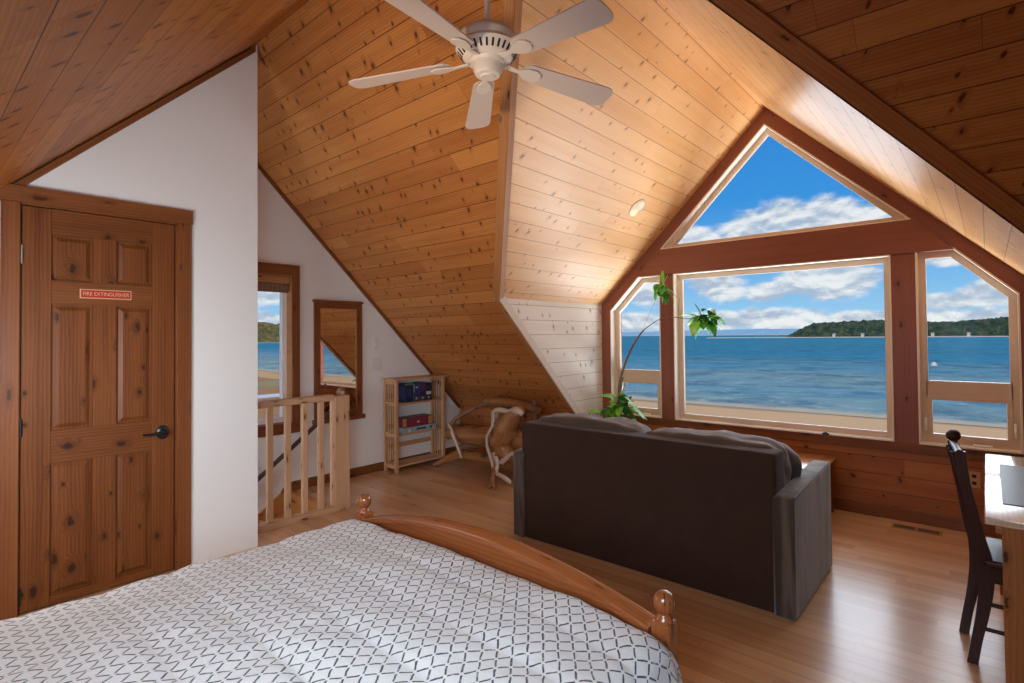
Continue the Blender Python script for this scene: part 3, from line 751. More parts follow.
wallplate('light_switch', lambda u, v, d: (XB+d, 3.471+u, 1.155+v), .125, .14, 'wider double switch plate below the single one on the white wall', 'light switch', 'plate_white', [(-.025, 0, .006, .014, 'plate_white'), (.025, 0, .006, .014, 'plate_white')])
wallplate('light_switch', lambda u, v, d: (XL+d, 4.915+u, 1.17+v), .05, .115, 'light switch on the plank wall left of the front windows', 'light switch', 'plate_white', [(0, 0, .007, .02, 'dark_slot')])
wallplate('power_outlet', lambda u, v, d: (-.088+u, YW-d, .385+v), .072, .115, 'almond power outlet low on the pine wall behind the dark chair', 'outlet', 'plate_almond', [(0, .025, .013, .012, 'dark_slot'), (0, -.025, .013, .012, 'dark_slot')])
# floor vent
vt = thing('floor_vent', (-.41, 4.965, 0), 'brown metal floor register below the right front window', 'floor vent')
m = M(); m.box((-.565, 4.915, 0), (-.265, 5.02, .004), .001, 'x'); m.build('plate', 'vent', vt, smooth=0)
for x0, x1 in ((-.55, -.425), (-.405, -.285)):
    k = x0
    m = M()
    while k < x1-.005: m.box((k, 4.932, .0035), (k+.0085, 5.003, .0048)); k += .0125
    m.build('slots', 'dark_slot', vt, smooth=0)
# recessed lights in the dormer slopes
def downlight(x, y, s, lab):
    z = dz(x); n = Vector((-s*SD, 0, -1)).normalized() if s > 0 else Vector((SD, 0, -1)).normalized()
    q = n.to_track_quat('Z', 'Y').to_matrix().to_4x4(); Mx = Matrix.Translation((x, y, z)) @ q
    r = thing('recessed_light', (x, y, z), lab, 'recessed light')
    m = M(); m.lathe([(.072, 0), (.092, 0), (.092, .006), (.078, .010), (.070, .004)], mat4=Mx, seg=32); m.build('trim_ring', 'lamp_ring', r)
    m = M(); m.lathe([(0, .003), (.071, .003), (.071, .0), (0, 0)], mat4=Mx, seg=32); m.build('lens', 'lamp_lens', r)
    return Mx, n
DL = [downlight(-2.352, 4.415, -1, 'round recessed light in the left slope of the window dormer'), downlight(-.548, 4.2, 1, 'round recessed light in the right slope of the window dormer')]

# ------------------------------------------------------------------ ceiling fan
FX, FY = -1.605, YR
fan = thing('ceiling_fan', (FX, FY, 2.56), 'white five-blade ceiling fan hanging from the ridge on a rod', 'ceiling fan')
m = M(); m.cyl((FX, FY, 2.77), (FX, FY, ZR-.03), .0125, seg=16); m.build('down_rod', 'fan_white', fan)
m = M(); m.lathe([(0, 0), (.07, 0), (.075, -.02), (.05, -.07), (.02, -.085), (0, -.085)], (FX, FY, ZR-.005)); m.build('canopy', 'fan_white', fan)
m = M(); m.lathe([(.0, .055), (.03, .055), (.05, .048), (.10, .032), (.122, .012), (.128, -.008), (.126, -.03), (.136, -.040), (.139, -.048), (.134, -.055), (.104, -.088), (.094, -.096), (.078, -.098), (.07, -.112), (0, -.112)], (FX, FY, 2.738), 44)
mo = m.build('motor_housing', 'fan_white', fan)
m = M()
for k in range(30):
    a = 2*PI*k/30; c, s = math.cos(a), math.sin(a)
    q = Matrix.Translation((FX, FY, 2.738)) @ Matrix.Rotation(a, 4, 'Z') @ Matrix.Translation((.1195, 0, -.0712)) @ Matrix.Rotation(math.radians(40), 4, 'Y')
    m.box((-.002, -.0045, -.016), (.0015, .0045, .016), 0, 'z', mat4=q)
m.build('vent_slots', 'dark_slot', mo, smooth=0)
m = M(); m.lathe([(0, 0), (.058, 0), (.063, -.006), (.062, -.042), (.052, -.060), (.034, -.064), (.030, -.069), (.0, -.069)], (FX, FY, 2.640), 32); m.build('switch_housing', 'fan_white', fan)
def blade_at(ang, root=None):
    q = Matrix.Translation((FX, FY, 2.648)) @ Matrix.Rotation(ang, 4, 'Z') @ Matrix.Rotation(math.radians(5.0), 4, 'Y') @ Matrix.Rotation(math.radians(-12), 4, 'X')
    # outline of a rounded blade
    pts = []; r0, r1, w0, w1, rr = .170, .635, .050, .068, .045
    pts += [(r0, -w0*.6), (r0+.02, -w0)]
    pts += [(r1-rr+rr*math.sin(t*PI/12), -w1+rr-rr*math.cos(t*PI/12)) for t in range(0, 7)]
    pts += [(r1-rr+rr*math.cos(t*PI/12), w1-rr+rr*math.sin(t*PI/12)) for t in range(0, 7)]
    pts += [(r0+.02, w0), (r0, w0*.6)]
    m = M(); m.prism([q @ Vector((x, y, 0)) for x, y in pts], (q.to_3x3() @ Vector((0, 0, .006))), q.to_3x3() @ Vector((1, 0, 0)))
    b = m.build('blade', 'fan_blade', fan, smooth=0)
    m = M()
    arm = [(.085, -.014, .0), (.15, -.010, -.004), (.185, -.030, -.004), (.225, -.038, -.004), (.252, -.022, -.004), (.262, 0, -.004),
           (.252, .022, -.004), (.225, .038, -.004), (.185, .030, -.004), (.15, .010, -.004), (.085, .014, 0)]
    m.prism([q @ Vector(p) for p in arm], q.to_3x3() @ Vector((0, 0, -.007)), q.to_3x3() @ Vector((1, 0, 0)), bev=.0015)
    m.build('blade_iron', 'fan_white', b, smooth=0)
for k in range(5): blade_at(math.radians(-5+72*k))
for dx_, dy_, zz in ((.045, .03, 2.40), (-.02, .052, 2.47)):
    if dx_ > 0:
        m = M(); m.cyl((FX+dx_, FY+dy_, zz), (FX+dx_, FY+dy_, 2.62), .0012, seg=6); m.lathe([(0, 0), (.006, .004), (.007, .02), (.003, .03), (0, .03)], (FX+dx_, FY+dy_, zz-.03), 10); m.build('pull_chain', 'steel', fan)

# ------------------------------------------------------------------ sofa
sf = thing('sofa', (-1.68, 3.4, 0), 'dark brown upholstered sofa seen from behind, facing the front windows', 'sofa')
SXL, SXR = -2.625, -.745
m = M(); m.box((-2.56, 3.015, .0), (-.838, 3.19, .824), .018, 'x', seg=3); m.build('back_panel', 'sofa', sf)
m = M(); m.box((-2.53, 3.10, .05), (-.845, 3.83, .30), .02, 'x', seg=2); m.build('seat_base', 'sofa', sf)
for x0, x1 in ((SXL, -2.53), (-.85, SXR)):
    m = M(); tb = bmesh.new()
    prof = [(2.985, .0), (3.85, .0), (3.85, .640), (3.835, .655), (3.01, .618), (2.985, .600)]
    m.prism([(x0, y, z) for y, z in prof], (x1-x0, 0, 0), 'y', bev=.014)
    a = m.build('arm', 'sofa_arm', sf)
    m = M(); m.tube([(x1-.007, 3.02, .612), (x1-.007, 3.40, .629), (x1-.007, 3.825, .648)], .0045, 6); m.build('piping', 'sofa_cushion', a)
for x, y in ((-2.5, 3.08), (-.87, 3.08), (-2.5, 3.76), (-.87, 3.76)):
    m = M(); m.box((x-.03, y-.03, 0), (x+.03, y+.03, .06), .004); m.build('foot', 'dark_slot', sf, smooth=0)
def cushion(lo, hi, puff, seed, nx=26, ny=10, nz=14, wr=.012):
    """soft box: superellipsoid-ish cushion with wrinkles"""
    lo = Vector(lo); hi = Vector(hi); c = (lo+hi)/2; h = (hi-lo)/2
    tb = bmesh.new(); bmesh.ops.create_cube(tb, size=2); bmesh.ops.subdivide_edges(tb, edges=tb.edges[:], cuts=15, use_grid_fill=True)
    for v in tb.verts:
        p = v.co.copy(); L = max(1e-6, (abs(p.x)**puff+abs(p.y)**puff+abs(p.z)**puff)**(1/puff)); q = p/L
        w = Vector((q.x*h.x, q.y*h.y, q.z*h.z))+c
        d = noise.noise(w*7+Vector((seed, 0, 0)))*wr+noise.noise(w*19+Vector((seed, 3, 0)))*wr*.5
        v.co = w+q.normalized()*d
    bmesh.ops.recalc_face_normals(tb, faces=tb.faces); return tb
for k, (x0, x1, zt) in enumerate(((-2.55, -1.675, .872), (-1.685, -.845, .858))):
    m = M(); m.merge(cushion((x0, 3.13, .42), (x1, 3.38, zt), 6, k*5+2, wr=.022), 'x'); o = m.build('back_cushion', 'sofa_cushion', sf, smooth=80)
for k, (x0, x1) in enumerate(((-2.52, -1.69), (-1.69, -.86))):
    m = M(); m.merge(cushion((x0, 3.30, .28), (x1, 3.86, .46), 8, k*5+12), 'x'); m.build('seat_cushion', 'sofa_cushion', sf, smooth=80)
m = M(); tb = cushion((-.18, -.06, -.18), (.18, .06, .18), 3.2, 31, wr=.01)
tb.transform(Matrix.Translation((-.992, 3.47, .628)) @ Matrix.Rotation(math.radians(-28), 4, 'Z') @ Matrix.Rotation(math.radians(-14), 4, 'X') @ Matrix.Rotation(math.radians(18), 4, 'Y'))
m.merge(tb, 'x'); tag(m.build('throw_pillow', 'throw_pillow', smooth=80), 'dark throw pillow leaning in the right corner of the sofa', 'pillow')

# ------------------------------------------------------------------ low table by the window
tb_ = thing('low_table', (-1.4, 4.85, 0), 'low pine table between the sofa and the front wall', 'table')
m = M(); m.box((-1.95, 4.50, .410), (-.94, 5.10, .437), .008, 'x', seg=2); m.build('table_top', 'desk_pine', tb_)
m = M(); m.box((-1.88, 4.60, .32), (-1.01, 4.62, .410)); m.box((-1.88, 5.05, .32), (-1.01, 5.07, .410)); m.box((-1.02, 4.60, .32), (-1.0, 5.07, .410), 0, 'y'); m.box((-1.90, 4.60, .32), (-1.88, 5.07, .410), 0, 'y'); m.build('apron', 'wall_pine', tb_, smooth=0)
for x in (-1.905, -.985):
    for y in (4.60, 5.045):
        m = M(); m.box((x-.022, y-.02, 0), (x+.022, y+.02, .410), .003, 'z'); m.build('leg', 'trim_brown', tb_, smooth=0)

# ------------------------------------------------------------------ bed
bed = thing('bed', (-1.53, .5, 0), 'pine bed with an arched footboard and ball-topped posts', 'bed')
BY = 1.545
PX = (-2.335, -.752)
for x in PX:
    m = M(); h = .031
    m.box((x-h, BY-h, 0), (x+h, BY+h, .587), .004, 'z')
    m.build('post', 'bed_pine', bed, smooth=0)
    m = M(); m.lathe([(.028, -.005), (.028, .003), (.026, .010), (.021, .017), (.0185, .021), (.0185, .024), (.024, .030), (.0305, .042), (.0330, .056), (.0305, .071), (.023, .082), (.011, .088), (0, .0895)], (x, BY, .586), 28)
    m.build('finial', 'bed_pine', bed)
arc = lambda x: .556+.116*(1-((x+1.545)/.80)**2)
n = 28; xs = [PX[0]+.033+(PX[1]-PX[0]-.066)*k/n for k in range(n+1)]
m = M(); prof = [(x, BY-.014, arc(x)-.02) for x in xs]+[(xs[-1], BY-.014, .28), (xs[0], BY-.014, .28)]
m.prism(prof, (0, .024, 0), 'x'); m.build('footboard', 'bed_pine', bed, smooth=30)
m = M()
for i in range(n):
    a, b = xs[i], xs[i+1]; za, zb = arc(a), arc(b)
    m.prism([(a, BY-.040, za-.022), (a, BY+.034, za-.022), (a, BY+.034, za), (a, BY-.034, za), (a, BY-.040, za-.006)], (b-a, 0, zb-za), 'x', off=(3, 3))
bmesh.ops.remove_doubles(m.bm, verts=m.bm.verts, dist=.0006)
m.build('top_rail', 'bed_pine', bed, smooth=12)
for x in PX:
    m = M(); m.box((x-.014, -.55, .22), (x+.014, BY-.03, .38), .003, 'y'); m.build('side_rail', 'bed_pine', bed, smooth=0)
m = M(); m.box((PX[0], -.62, 0), (PX[1], -.57, .95), .01, 'x'); m.build('headboard', 'bed_pine', bed, smooth=0)
m = M(); m.box((-2.28, -.55, .22), (-.80, 1.49, .52), .05, 'y', seg=3)
tag(m.build('mattress', 'mattress'), 'white mattress under the patterned quilt on the pine bed', 'mattress')
# quilt: draped grid with quilted channels
m = M(); tb = bmesh.new(); ul = tb.loops.layers.uv.new('UVMap')
NU, NV = 200, 190
QX0, QX1, QY0, QY1 = -2.345, -.690, -.60, 1.512
drop = .34
def section(s, w):
    """s: arclength across the bed from the centre (-..+) -> offset x, drop z"""
    rr = .075; half = w/2-rr; a = abs(s); sg = 1 if s > 0 else -1
    if a < half: return s, 0.0, 0
    t = (a-half)/rr
    if t < PI/2: return sg*(half+rr*math.sin(t)), -rr*(1-math.cos(t)), 1
    d = a-half-rr*PI/2
    return sg*(half+rr+.02*math.sin(d*5)), -rr-d, 2
grid = []
W = QX1-QX0; tot = W/2-.075+.075*PI/2+drop-.075
for j in range(NV+1):
    yy = QY0+(QY1-QY0)*j/NV; row = []
    for i in range(NU+1):
        s = -tot+2*tot*i/NU; ox, oz, st_ = section(s, W)
        x = (QX0+QX1)/2+ox
        crown = .028*(1-min(1, (ox/(W/2))**2))
        ch = abs(math.sin(PI*(yy-.07)/.203))**.32          # quilted channels across the bed
        z = .577+crown+oz
        puff = .012*ch
        wn = noise.noise(Vector((s*3.2, yy*3.2, 1)))*.012+noise.noise(Vector((s*9, yy*11, 4)))*.006+noise.noise(Vector((s*22, yy*7, 8)))*.0025
        # dip towards the footboard end
        e = max(0, (yy-(QY1-.10))/.10); z -= .045*e*e
        if st_ == 2: x += (1 if s > 0 else -1)*(puff+wn*1.5+.012*math.sin(yy*14)*min(1, (-oz-.075)/.2)); z += 0
        elif st_ == 1: z += (puff+wn)*.8; x += (1 if s > 0 else -1)*(puff+wn)*.4
        else: z += puff+wn
        # corner at the foot swings round the post
        row.append((tb.verts.new((x, yy, z)), (s, yy)))
    grid.append(row)
for j in range(NV):
    for i in range(NU):
        q = [grid[j][i], grid[j][i+1], grid[j+1][i+1], grid[j+1][i]]
        f = tb.faces.new([v for v, _ in q])
        for l, (_, uvv) in zip(f.loops, q): l[ul].uv = uvv
# foot end flap
last = [g_ for g_ in grid[-1]]; nxt = [(tb.verts.new((v.co.x, v.co.y+.004, max(.24, v.co.z-.10))), (u_[0], u_[1]+.1)) for v, u_ in last]
for i in range(NU):
    q = [last[i], last[i+1], nxt[i+1], nxt[i]]; f = tb.faces.new([v for v, _ in q])
    for l, (_, uvv) in zip(f.loops, q): l[ul].uv = uvv
m.merge(tb, keepuv=True)
qo = tag(m.build('quilt', 'quilt', smooth=80), 'white quilt with a dark dashed diamond pattern spread over the bed', 'quilt')

# ------------------------------------------------------------------ bookshelf with board games
bs = thing('bookshelf', (-4.87, 3.89, 0), 'small open pine bookshelf with slatted sides against the white wall', 'bookshelf')
bx0, bx1, by0, by1 = -4.975, -4.755, 3.537, 4.235
for x in (bx0+.015, bx1-.015):
    for y in (by0+.018, by1-.018):
        m = M(); m.box((x-.015, y-.018, 0), (x+.015, y+.018, .985), .002, 'z'); m.build('post', 'shelf_pine', bs, smooth=0)
m = M(); m.box((bx0-.01, by0-.03, .985), (bx1+.02, by1+.03, 1.005), .003, 'y'); m.build('top', 'shelf_pine', bs, smooth=0)
for z in (.075, .405, .735):
    m = M(); m.box((bx0+.01, by0+.02, z-.02), (bx1-.004, by1-.02, z), .002, 'y'); m.build('shelf', 'shelf_pine', bs, smooth=0)
    m = M(); m.box((bx0, by0+.03, z+.04 if z > .1 else z+.15), (bx0+.012, by1-.03, z+.09 if z > .1 else z+.20), .001, 'y'); m.build('back_rail', 'shelf_pine', bs, smooth=0)
for y in (by0+.018, by1-.018):
    for z in (.04, .375, .705, .942):
        m = M(); m.box((bx0+.03, y-.010, z), (bx1-.03, y+.010, z+.043), 0, 'x'); m.build('side_rail', 'shelf_pine', bs, smooth=0)
    for z0, z1 in ((.085, .375), (.42, .705), (.75, .945)):
        for k in range(3):
            x = bx0+.03+(bx1-bx0-.06)*(k+1)/4
            m = M(); m.box((x-.006, y-.005, z0), (x+.006, y+.005, z1), 0, 'z'); m.build('side_slat', 'shelf_pine', bs, smooth=0)
def game(lo, hi, body, lab, extra, group=None):
    r = thing('board_game', ((lo[0]+hi[0])/2, (lo[1]+hi[1])/2, lo[2]), lab, 'board game', group)
    m = M(); m.box(lo, hi, .002); m.build('box', body, r, smooth=0)
    for nm_, mt, a, b in extra:
        m = M(); m.box(a, b, 0); m.build(nm_, mt, r, smooth=0)
X1 = -4.79; Zs = .7352
game((-4.93, 3.69, Zs), (X1, 3.80, Zs+.205), 'game_navy', 'dark blue board game box with a green top edge on the upper shelf', [('top_stripe', 'game_green', (X1-.02, 3.69, Zs+.188), (X1+.0008, 3.80, Zs+.206)), ('picture', 'game_blue', (X1, 3.71, Zs+.05), (X1+.001, 3.785, Zs+.15)), ('end_face', 'game_blue', (-4.92, 3.689, Zs+.03), (X1-.01, 3.69, Zs+.17))])
game((-4.93, 3.803, Zs), (X1, 3.885, Zs+.200), 'game_blue', 'bright blue board game box second from the left on the upper shelf', [('roundel', 'game_tan', (X1, 3.832, Zs+.02), (X1+.001, 3.858, Zs+.046)), ('spine_band', 'game_sky', (X1, 3.808, Zs+.10), (X1+.001, 3.818, Zs+.19)), ('mark', 'game_pale', (X1, 3.835, Zs+.15), (X1+.001, 3.865, Zs+.162))])
game((-4.93, 3.888, Zs), (X1, 3.975, Zs+.205), 'game_purple', 'purple and navy board game box on the upper shelf beside the bright blue one', [('roundel', 'game_tan', (X1, 3.918, Zs+.02), (X1+.001, 3.944, Zs+.046)), ('lower_face', 'game_navy', (X1, 3.892, Zs+.05), (X1+.001, 3.971, Zs+.10))])
game((-4.93, 3.978, Zs), (X1, 4.065, Zs+.195), 'game_black', 'near-black board game box with a white patch, rightmost on the upper shelf', [('roundel', 'game_tan', (X1, 4.008, Zs+.02), (X1+.001, 4.034, Zs+.046)), ('white_patch', 'game_pale', (X1, 3.985, Zs+.065), (X1+.001, 4.058, Zs+.10)), ('mark', 'game_blue', (X1, 3.995, Zs+.13), (X1+.001, 4.05, Zs+.16))])
Zs = .4052
game((-4.95, 3.66, Zs), (-4.775, 4.11, Zs+.055), 'game_sky', 'flat pale blue board game box lying under the maroon one', [('lettering_band', 'game_navy', (-4.775, 3.83, Zs+.018), (-4.7742, 3.97, Zs+.036)), ('mark', 'game_navy', (-4.775, 4.02, Zs+.015), (-4.7742, 4.05, Zs+.04)), ('mark', 'game_pale', (-4.775, 3.72, Zs+.01), (-4.7742, 3.75, Zs+.04))])
Zs = .4605
game((-4.94, 3.665, Zs), (-4.785, 4.065, Zs+.105), 'game_maroon', 'maroon board game box with yellow ends on the middle shelf', [('end_patch', 'game_yellow', (-4.80, 3.664, Zs+.01), (-4.7842, 3.70, Zs+.095)), ('end_patch', 'game_yellow', (-4.80, 4.01, Zs+.01), (-4.7842, 4.066, Zs+.095)), ('lid_sheet', 'game_black', (-4.93, 3.68, Zs+.104), (-4.79, 4.05, Zs+.106)), ('clasp', 'game_pale', (-4.785, 3.85, Zs+.04), (-4.784, 3.88, Zs+.06))])  # includes a thin black sheet on top of the box

# ------------------------------------------------------------------ driftwood bench
dr = thing('driftwood_bench', (-4.0, 4.1, 0), 'rustic bench made of driftwood logs and pale branches under the sloping ceiling', 'bench')
m = M(); m.spline([(-4.62, 4.15, .33), (-4.50, 4.15, .385), (-4.2, 4.14, .385), (-3.8, 4.13, .40), (-3.3, 4.15, .40)], [.045, .085, .105, .11, .10], 16, wob=.22, flat=.95); m.build('seat_log', 'drift', dr, smooth=60)
m = M(); m.spline([(-4.66, 3.98, .022), (-4.52, 4.03, .09), (-4.35, 4.06, .165), (-4.1, 4.08, .185), (-3.6, 4.08, .175)], [.018, .036, .048, .055, .05], 12, wob=.25); m.build('leg', 'drift', dr, smooth=60)
m = M(); m.spline([(-4.60, 4.28, .16), (-4.3, 4.30, .26), (-3.9, 4.30, .30), (-3.3, 4.3, .30)], [.03, .05, .07, .08], 12, wob=.25); m.build('rear_log', 'branch_dark', dr, smooth=60)
m = M(); m.spline([(-4.22, 4.36, .715), (-4.0, 4.37, .735), (-3.7, 4.36, .725), (-3.45, 4.34, .69)], [.045, .05, .045, .035], 12, wob=.15, flat=1.1); m.build('back_rail', 'drift', dr, smooth=60)
for x in (-4.10, -4.03):
    m = M(); m.cyl((x, 4.345, .50), (x, 4.345, .63), .020, .018, 10); m.build('back_peg', 'branch_pale', dr)
m = M(); m.spline([(-3.98, 4.42, .35), (-3.96, 4.41, .55), (-3.98, 4.40, .74)], .03, 10, wob=.2); m.build('back_post', 'branch_dark', dr, smooth=60); m = M(); m.spline([(-3.5, 4.36, .35), (-3.52, 4.35, .6), (-3.50, 4.33, .80)], [.03, .028, .02], 10, wob=.2); m.build('back_post', 'branch_dark', dr, smooth=60)
# big upright slab at the near end
m = M(); m.spline([(-3.40, 4.02, .76), (-3.50, 4.00, .66), (-3.60, 3.99, .53), (-3.66, 4.0, .40), (-3.60, 4.02, .30), (-3.45, 4.04, .26)], [.05, .105, .14, .135, .10, .05], 16, wob=.35, flat=.75); m.build('end_slab', 'drift', dr, smooth=60)
m = M(); m.spline([(-3.36, 3.98, .70), (-3.42, 3.96, .735), (-3.50, 3.95, .715)], [.022, .036, .022], 12, wob=.2); m.build('slab_cap', 'branch_pale', dr, smooth=60)
# legs near end
m = M(); m.spline([(-3.70, 3.93, .30), (-3.66, 3.90, .17), (-3.58, 3.80, .12), (-3.57, 3.77, .05), (-3.60, 3.745, .012)], [.05, .038, .030, .024, .016], 10, wob=.3); m.spline([(-3.57, 3.78, .09), (-3.54, 3.76, .04), (-3.53, 3.77, .012)], [.022, .017, .012], 8, wob=.3); m.build('leg', 'drift', dr, smooth=60)
m = M(); m.spline([(-3.63, 3.89, .28), (-3.60, 3.88, .20), (-3.58, 3.82, .12), (-3.55, 3.77, .06)], [.018, .022, .020, .012], 8, wob=.3); m.build('branch', 'branch_pale', dr, smooth=60)
m = M(); m.spline([(-3.62, 3.85, .13), (-3.5, 3.80, .135), (-3.40, 3.78, .12), (-3.36, 3.80, .09)], [.018, .022, .02, .015], 8, wob=.25); m.build('branch', 'branch_pale', dr, smooth=60)
m = M(); m.spline([(-3.56, 3.90, .235), (-3.50, 3.88, .27), (-3.42, 3.87, .33), (-3.3, 3.86, .345)], [.03, .024, .02, .02], 8, wob=.3); m.build('branch', 'branch_pale', dr, smooth=60)
# arm branches
m = M(); m.spline([(-3.42, 3.96, .70), (-3.55, 3.93, .725), (-3.65, 3.90, .715), (-3.67, 3.90, .62), (-3.68, 3.90, .56)], [.022, .024, .022, .024, .02], 8, wob=.25); m.build('arm_branch', 'branch_pale', dr, smooth=60)
m = M(); m.spline([(-3.68, 3.90, .57), (-3.75, 3.90, .47), (-3.745, 3.89, .38), (-3.70, 3.88, .28), (-3.66, 3.87, .20), (-3.655, 3.87, .13)], [.018, .017, .016, .018, .017, .012], 8, wob=.3); m.build('arm_branch', 'branch_pale', dr, smooth=60)
m = M(); m.spline([(-4.42, 4.0, .48), (-4.40, 4.1, .56), (-4.28, 4.25, .66), (-4.12, 4.33, .735), (-4.02, 4.36, .75)], [.022, .024, .022, .02, .018], 8, wob=.25); m.build('arm_branch', 'branch_dark', dr, smooth=60)
m = M(); m.spline([(-4.43, 4.0, .50), (-4.37, 4.0, .40), (-4.28, 3.99, .27), (-4.22, 3.99, .16)], [.018, .018, .017, .013], 8, wob=.25); m.build('arm_branch', 'branch_pale', dr, smooth=60)

# ------------------------------------------------------------------ plant
pt = thing('potted_plant', (-2.90, 4.92, 0), 'tall potted climbing plant with bright green leaves at the left front window', 'plant')
px_, py_ = -2.89, 4.88
m = M(); m.lathe([(0, 0), (.10, 0), (.135, .26), (.145, .26), (.145, .30), (.125, .30), (.12, .26), (0, .26)], (px_, py_, 0), 28); po = m.build('pot', 'pot', pt)
m = M(); m.lathe([(0, .275), (.124, .275), (.124, .26), (0, .26)], (px_, py_, 0), 24); m.build('soil', 'soil', po)
stems = [([(-2.90, 4.88, .27), (-2.895, 4.90, .55), (-2.87, 4.93, .75), (-2.85, 4.94, .98), (-2.76, 4.95, 1.24), (-2.65, 4.95, 1.42), (-2.58, 4.95, 1.50)], [.018, .018, .016, .013, .012, .010, .007], 'stem_bark'),
         ([(-2.87, 4.86, .27), (-2.86, 4.88, .6), (-2.84, 4.90, .80), (-2.83, 4.92, .92), (-2.81, 4.93, 1.02)], [.017, .016, .013, .011, .006], 'stem_bark'),
         ([(-2.93, 4.88, .27), (-2.92, 4.89, .55), (-2.90, 4.91, .7), (-2.84, 4.92, .84)], [.011, .010, .009, .006], 'stem_bark'),
         ([(-2.58, 4.95, 1.50), (-2.50, 4.95, 1.555), (-2.40, 4.95, 1.605), (-2.28, 4.95, 1.620), (-2.12, 4.95, 1.60), (-2.02, 4.95, 1.61)], [.005, .004, .004, .004, .0035, .003], 'branch_dark'),
         ([(-2.84, 4.90, .84), (-2.79, 4.90, .90), (-2.76, 4.90, .97)], [.006, .008, .009], 'branch_pale')]
for p_, r_, mt in stems:
    m = M(); m.spline(p_, r_, 8, wob=.15); m.build('stem', mt, pt, smooth=60)
m = M(); m.tube([(-2.62, 4.95, 1.46), (-2.50, 4.96, 1.70), (-2.42, 4.97, 1.86), (-2.40, YF, 2.06)], .0018, 5); m.build('support_string', 'string', pt)
def leaf(base, d, L, Wd, droop, mat, parent, roll=0.0):
    """pointed oval leaf curving down"""
    d = Vector(d).normalized(); side = d.cross(Vector((0, 0, 1)))
    if side.length < .1: side = Vector((1, 0, 0))
    side.normalize(); side = (Matrix.Rotation(roll, 3, d) @ side); up = side.cross(d)
    tb = bmesh.new(); l = tb.loops.layers.uv.new('UVMap'); N = 7; rows = []
    cur = Vector(base); dd = d.copy()
    for i in range(N+1):
        t = i/N; w = Wd/2*math.sin(PI*min(1, t**.85*.96+.02))**.8
        rows.append([tb.verts.new(cur+side*w*s_+up*abs(s_)*w*.28) for s_ in (-1, 0, 1)])
        dd = (dd+Vector((0, 0, -droop/N))).normalized(); cur = cur+dd*L/N
    for a, b in zip(rows, rows[1:]):
        for k in range(2): tb.faces.new([a[k], a[k+1], b[k+1], b[k]])
    ex = bmesh.ops.extrude_face_region(tb, geom=tb.faces[:]); bmesh.ops.translate(tb, vec=up*-.0008, verts=[v for v in ex['geom'] if isinstance(v, bmesh.types.BMVert)])
    bmesh.ops.recalc_face_normals(tb, faces=tb.faces)
    m = M(); m.merge(tb, d); return m.build('leaf', mat, parent, smooth=50)
rl = random.Random(11)
def cluster(c, n, L, spread, zbias, par):
    for k in range(n):
        a = 2*PI*k/n*1.0+rl.uniform(-.4, .4); e = rl.uniform(*zbias)
        d = Vector((math.cos(a)*math.cos(e), math.sin(a)*math.cos(e)*.8, math.sin(e)))
        b = Vector(c)+Vector((rl.uniform(-1, 1), rl.uniform(-1, 1), rl.uniform(-1, 1)))*spread
        leaf(b, d, L*rl.uniform(.75, 1.15), L*rl.uniform(.40, .52), rl.uniform(.5, 1.4), 'leaf' if rl.random() < .7 else 'leaf_dark', par, rl.uniform(-.5, .5))
cluster((-1.975, 4.95, 1.62), 20, .20, .055, (-.9, .6), pt)
leaf((-1.93, 4.95, 1.60), (.8, 0, .12), .15, .055, .3, 'leaf', pt); leaf((-2.0, 4.95, 1.64), (-.3, -.2, .8), .12, .05, .4, 'leaf', pt)
cluster((-2.375, 4.95, 1.92), 14, .165, .035, (-1.2, .3), pt)
leaf((-2.37, 4.95, 1.95), (.05, -.1, 1), .13, .045, .1, 'leaf', pt, .6); leaf((-2.39, 4.95, 1.96), (-.9, -.1, .3), .12, .04, .5, 'leaf', pt)
cluster((-2.80, 4.88, .76), 20, .19, .08, (-.6, .7), pt)
cluster((-2.92, 4.84, .68), 12, .17, .06, (-.4, .5), pt)
for k in range(4): leaf((-2.74+.02*k, 4.86, .74-.02*k), (1, -.3+.2*k, .2-.12*k), .17, .065, .5, 'leaf', pt)

# ------------------------------------------------------------------ desk, mat, chair
dk = thing('desk', (.4, 3.35, 0), 'pine writing desk with a glossy top at the right edge', 'desk')
m = M(); m.box((-.02, 2.69, .732), (.75, 4.085, .76), .006, 'y', seg=2); m.build('desk_top', 'desk_top', dk)
m = M(); m.box((.028, 2.705, 0), (.72, 2.73, .732), .002, 'z'); m.build('end_panel', 'desk_side', dk, smooth=0)
m = M(); m.box((.028, 4.03, 0), (.72, 4.055, .728), .002, 'z'); m.build('end_panel', 'desk_side', dk, smooth=0)
m = M(); m.box((.10, 2.69, .62), (.12, 4.03, .728), .002, 'y'); dw = m.build('drawer_front', 'desk_side', dk, smooth=0)
for y in (2.95, 3.8):
    m = M(); m.lathe([(0, 0), (.008, 0), (.008, .012), (.016, .02), (.012, .03), (0, .032)], mat4=Matrix.Translation((.10, y, .67)) @ Matrix.Rotation(-PI/2, 4, 'Y'), seg=16); m.build('knob', 'trim_brown', dw)
m = M(); m.box((.010, 2.70, .702), (.032, 2.735, .732), .004, 'x', seg=2); m.build('corner_bracket', 'trim_pine', dk)
m = M(); m.box((.70, 2.69, .05), (.715, 4.03, .728), 0, 'y'); m.build('back_panel', 'desk_side', dk, smooth=0)
m = M(); m.box((.035, 2.93, .7602), (.56, 3.79, .7635), .0012, 'y'); tag(m.build('desk_mat', 'desk_mat', smooth=0), 'dark grey blotter mat lying on the desk top', 'desk mat')

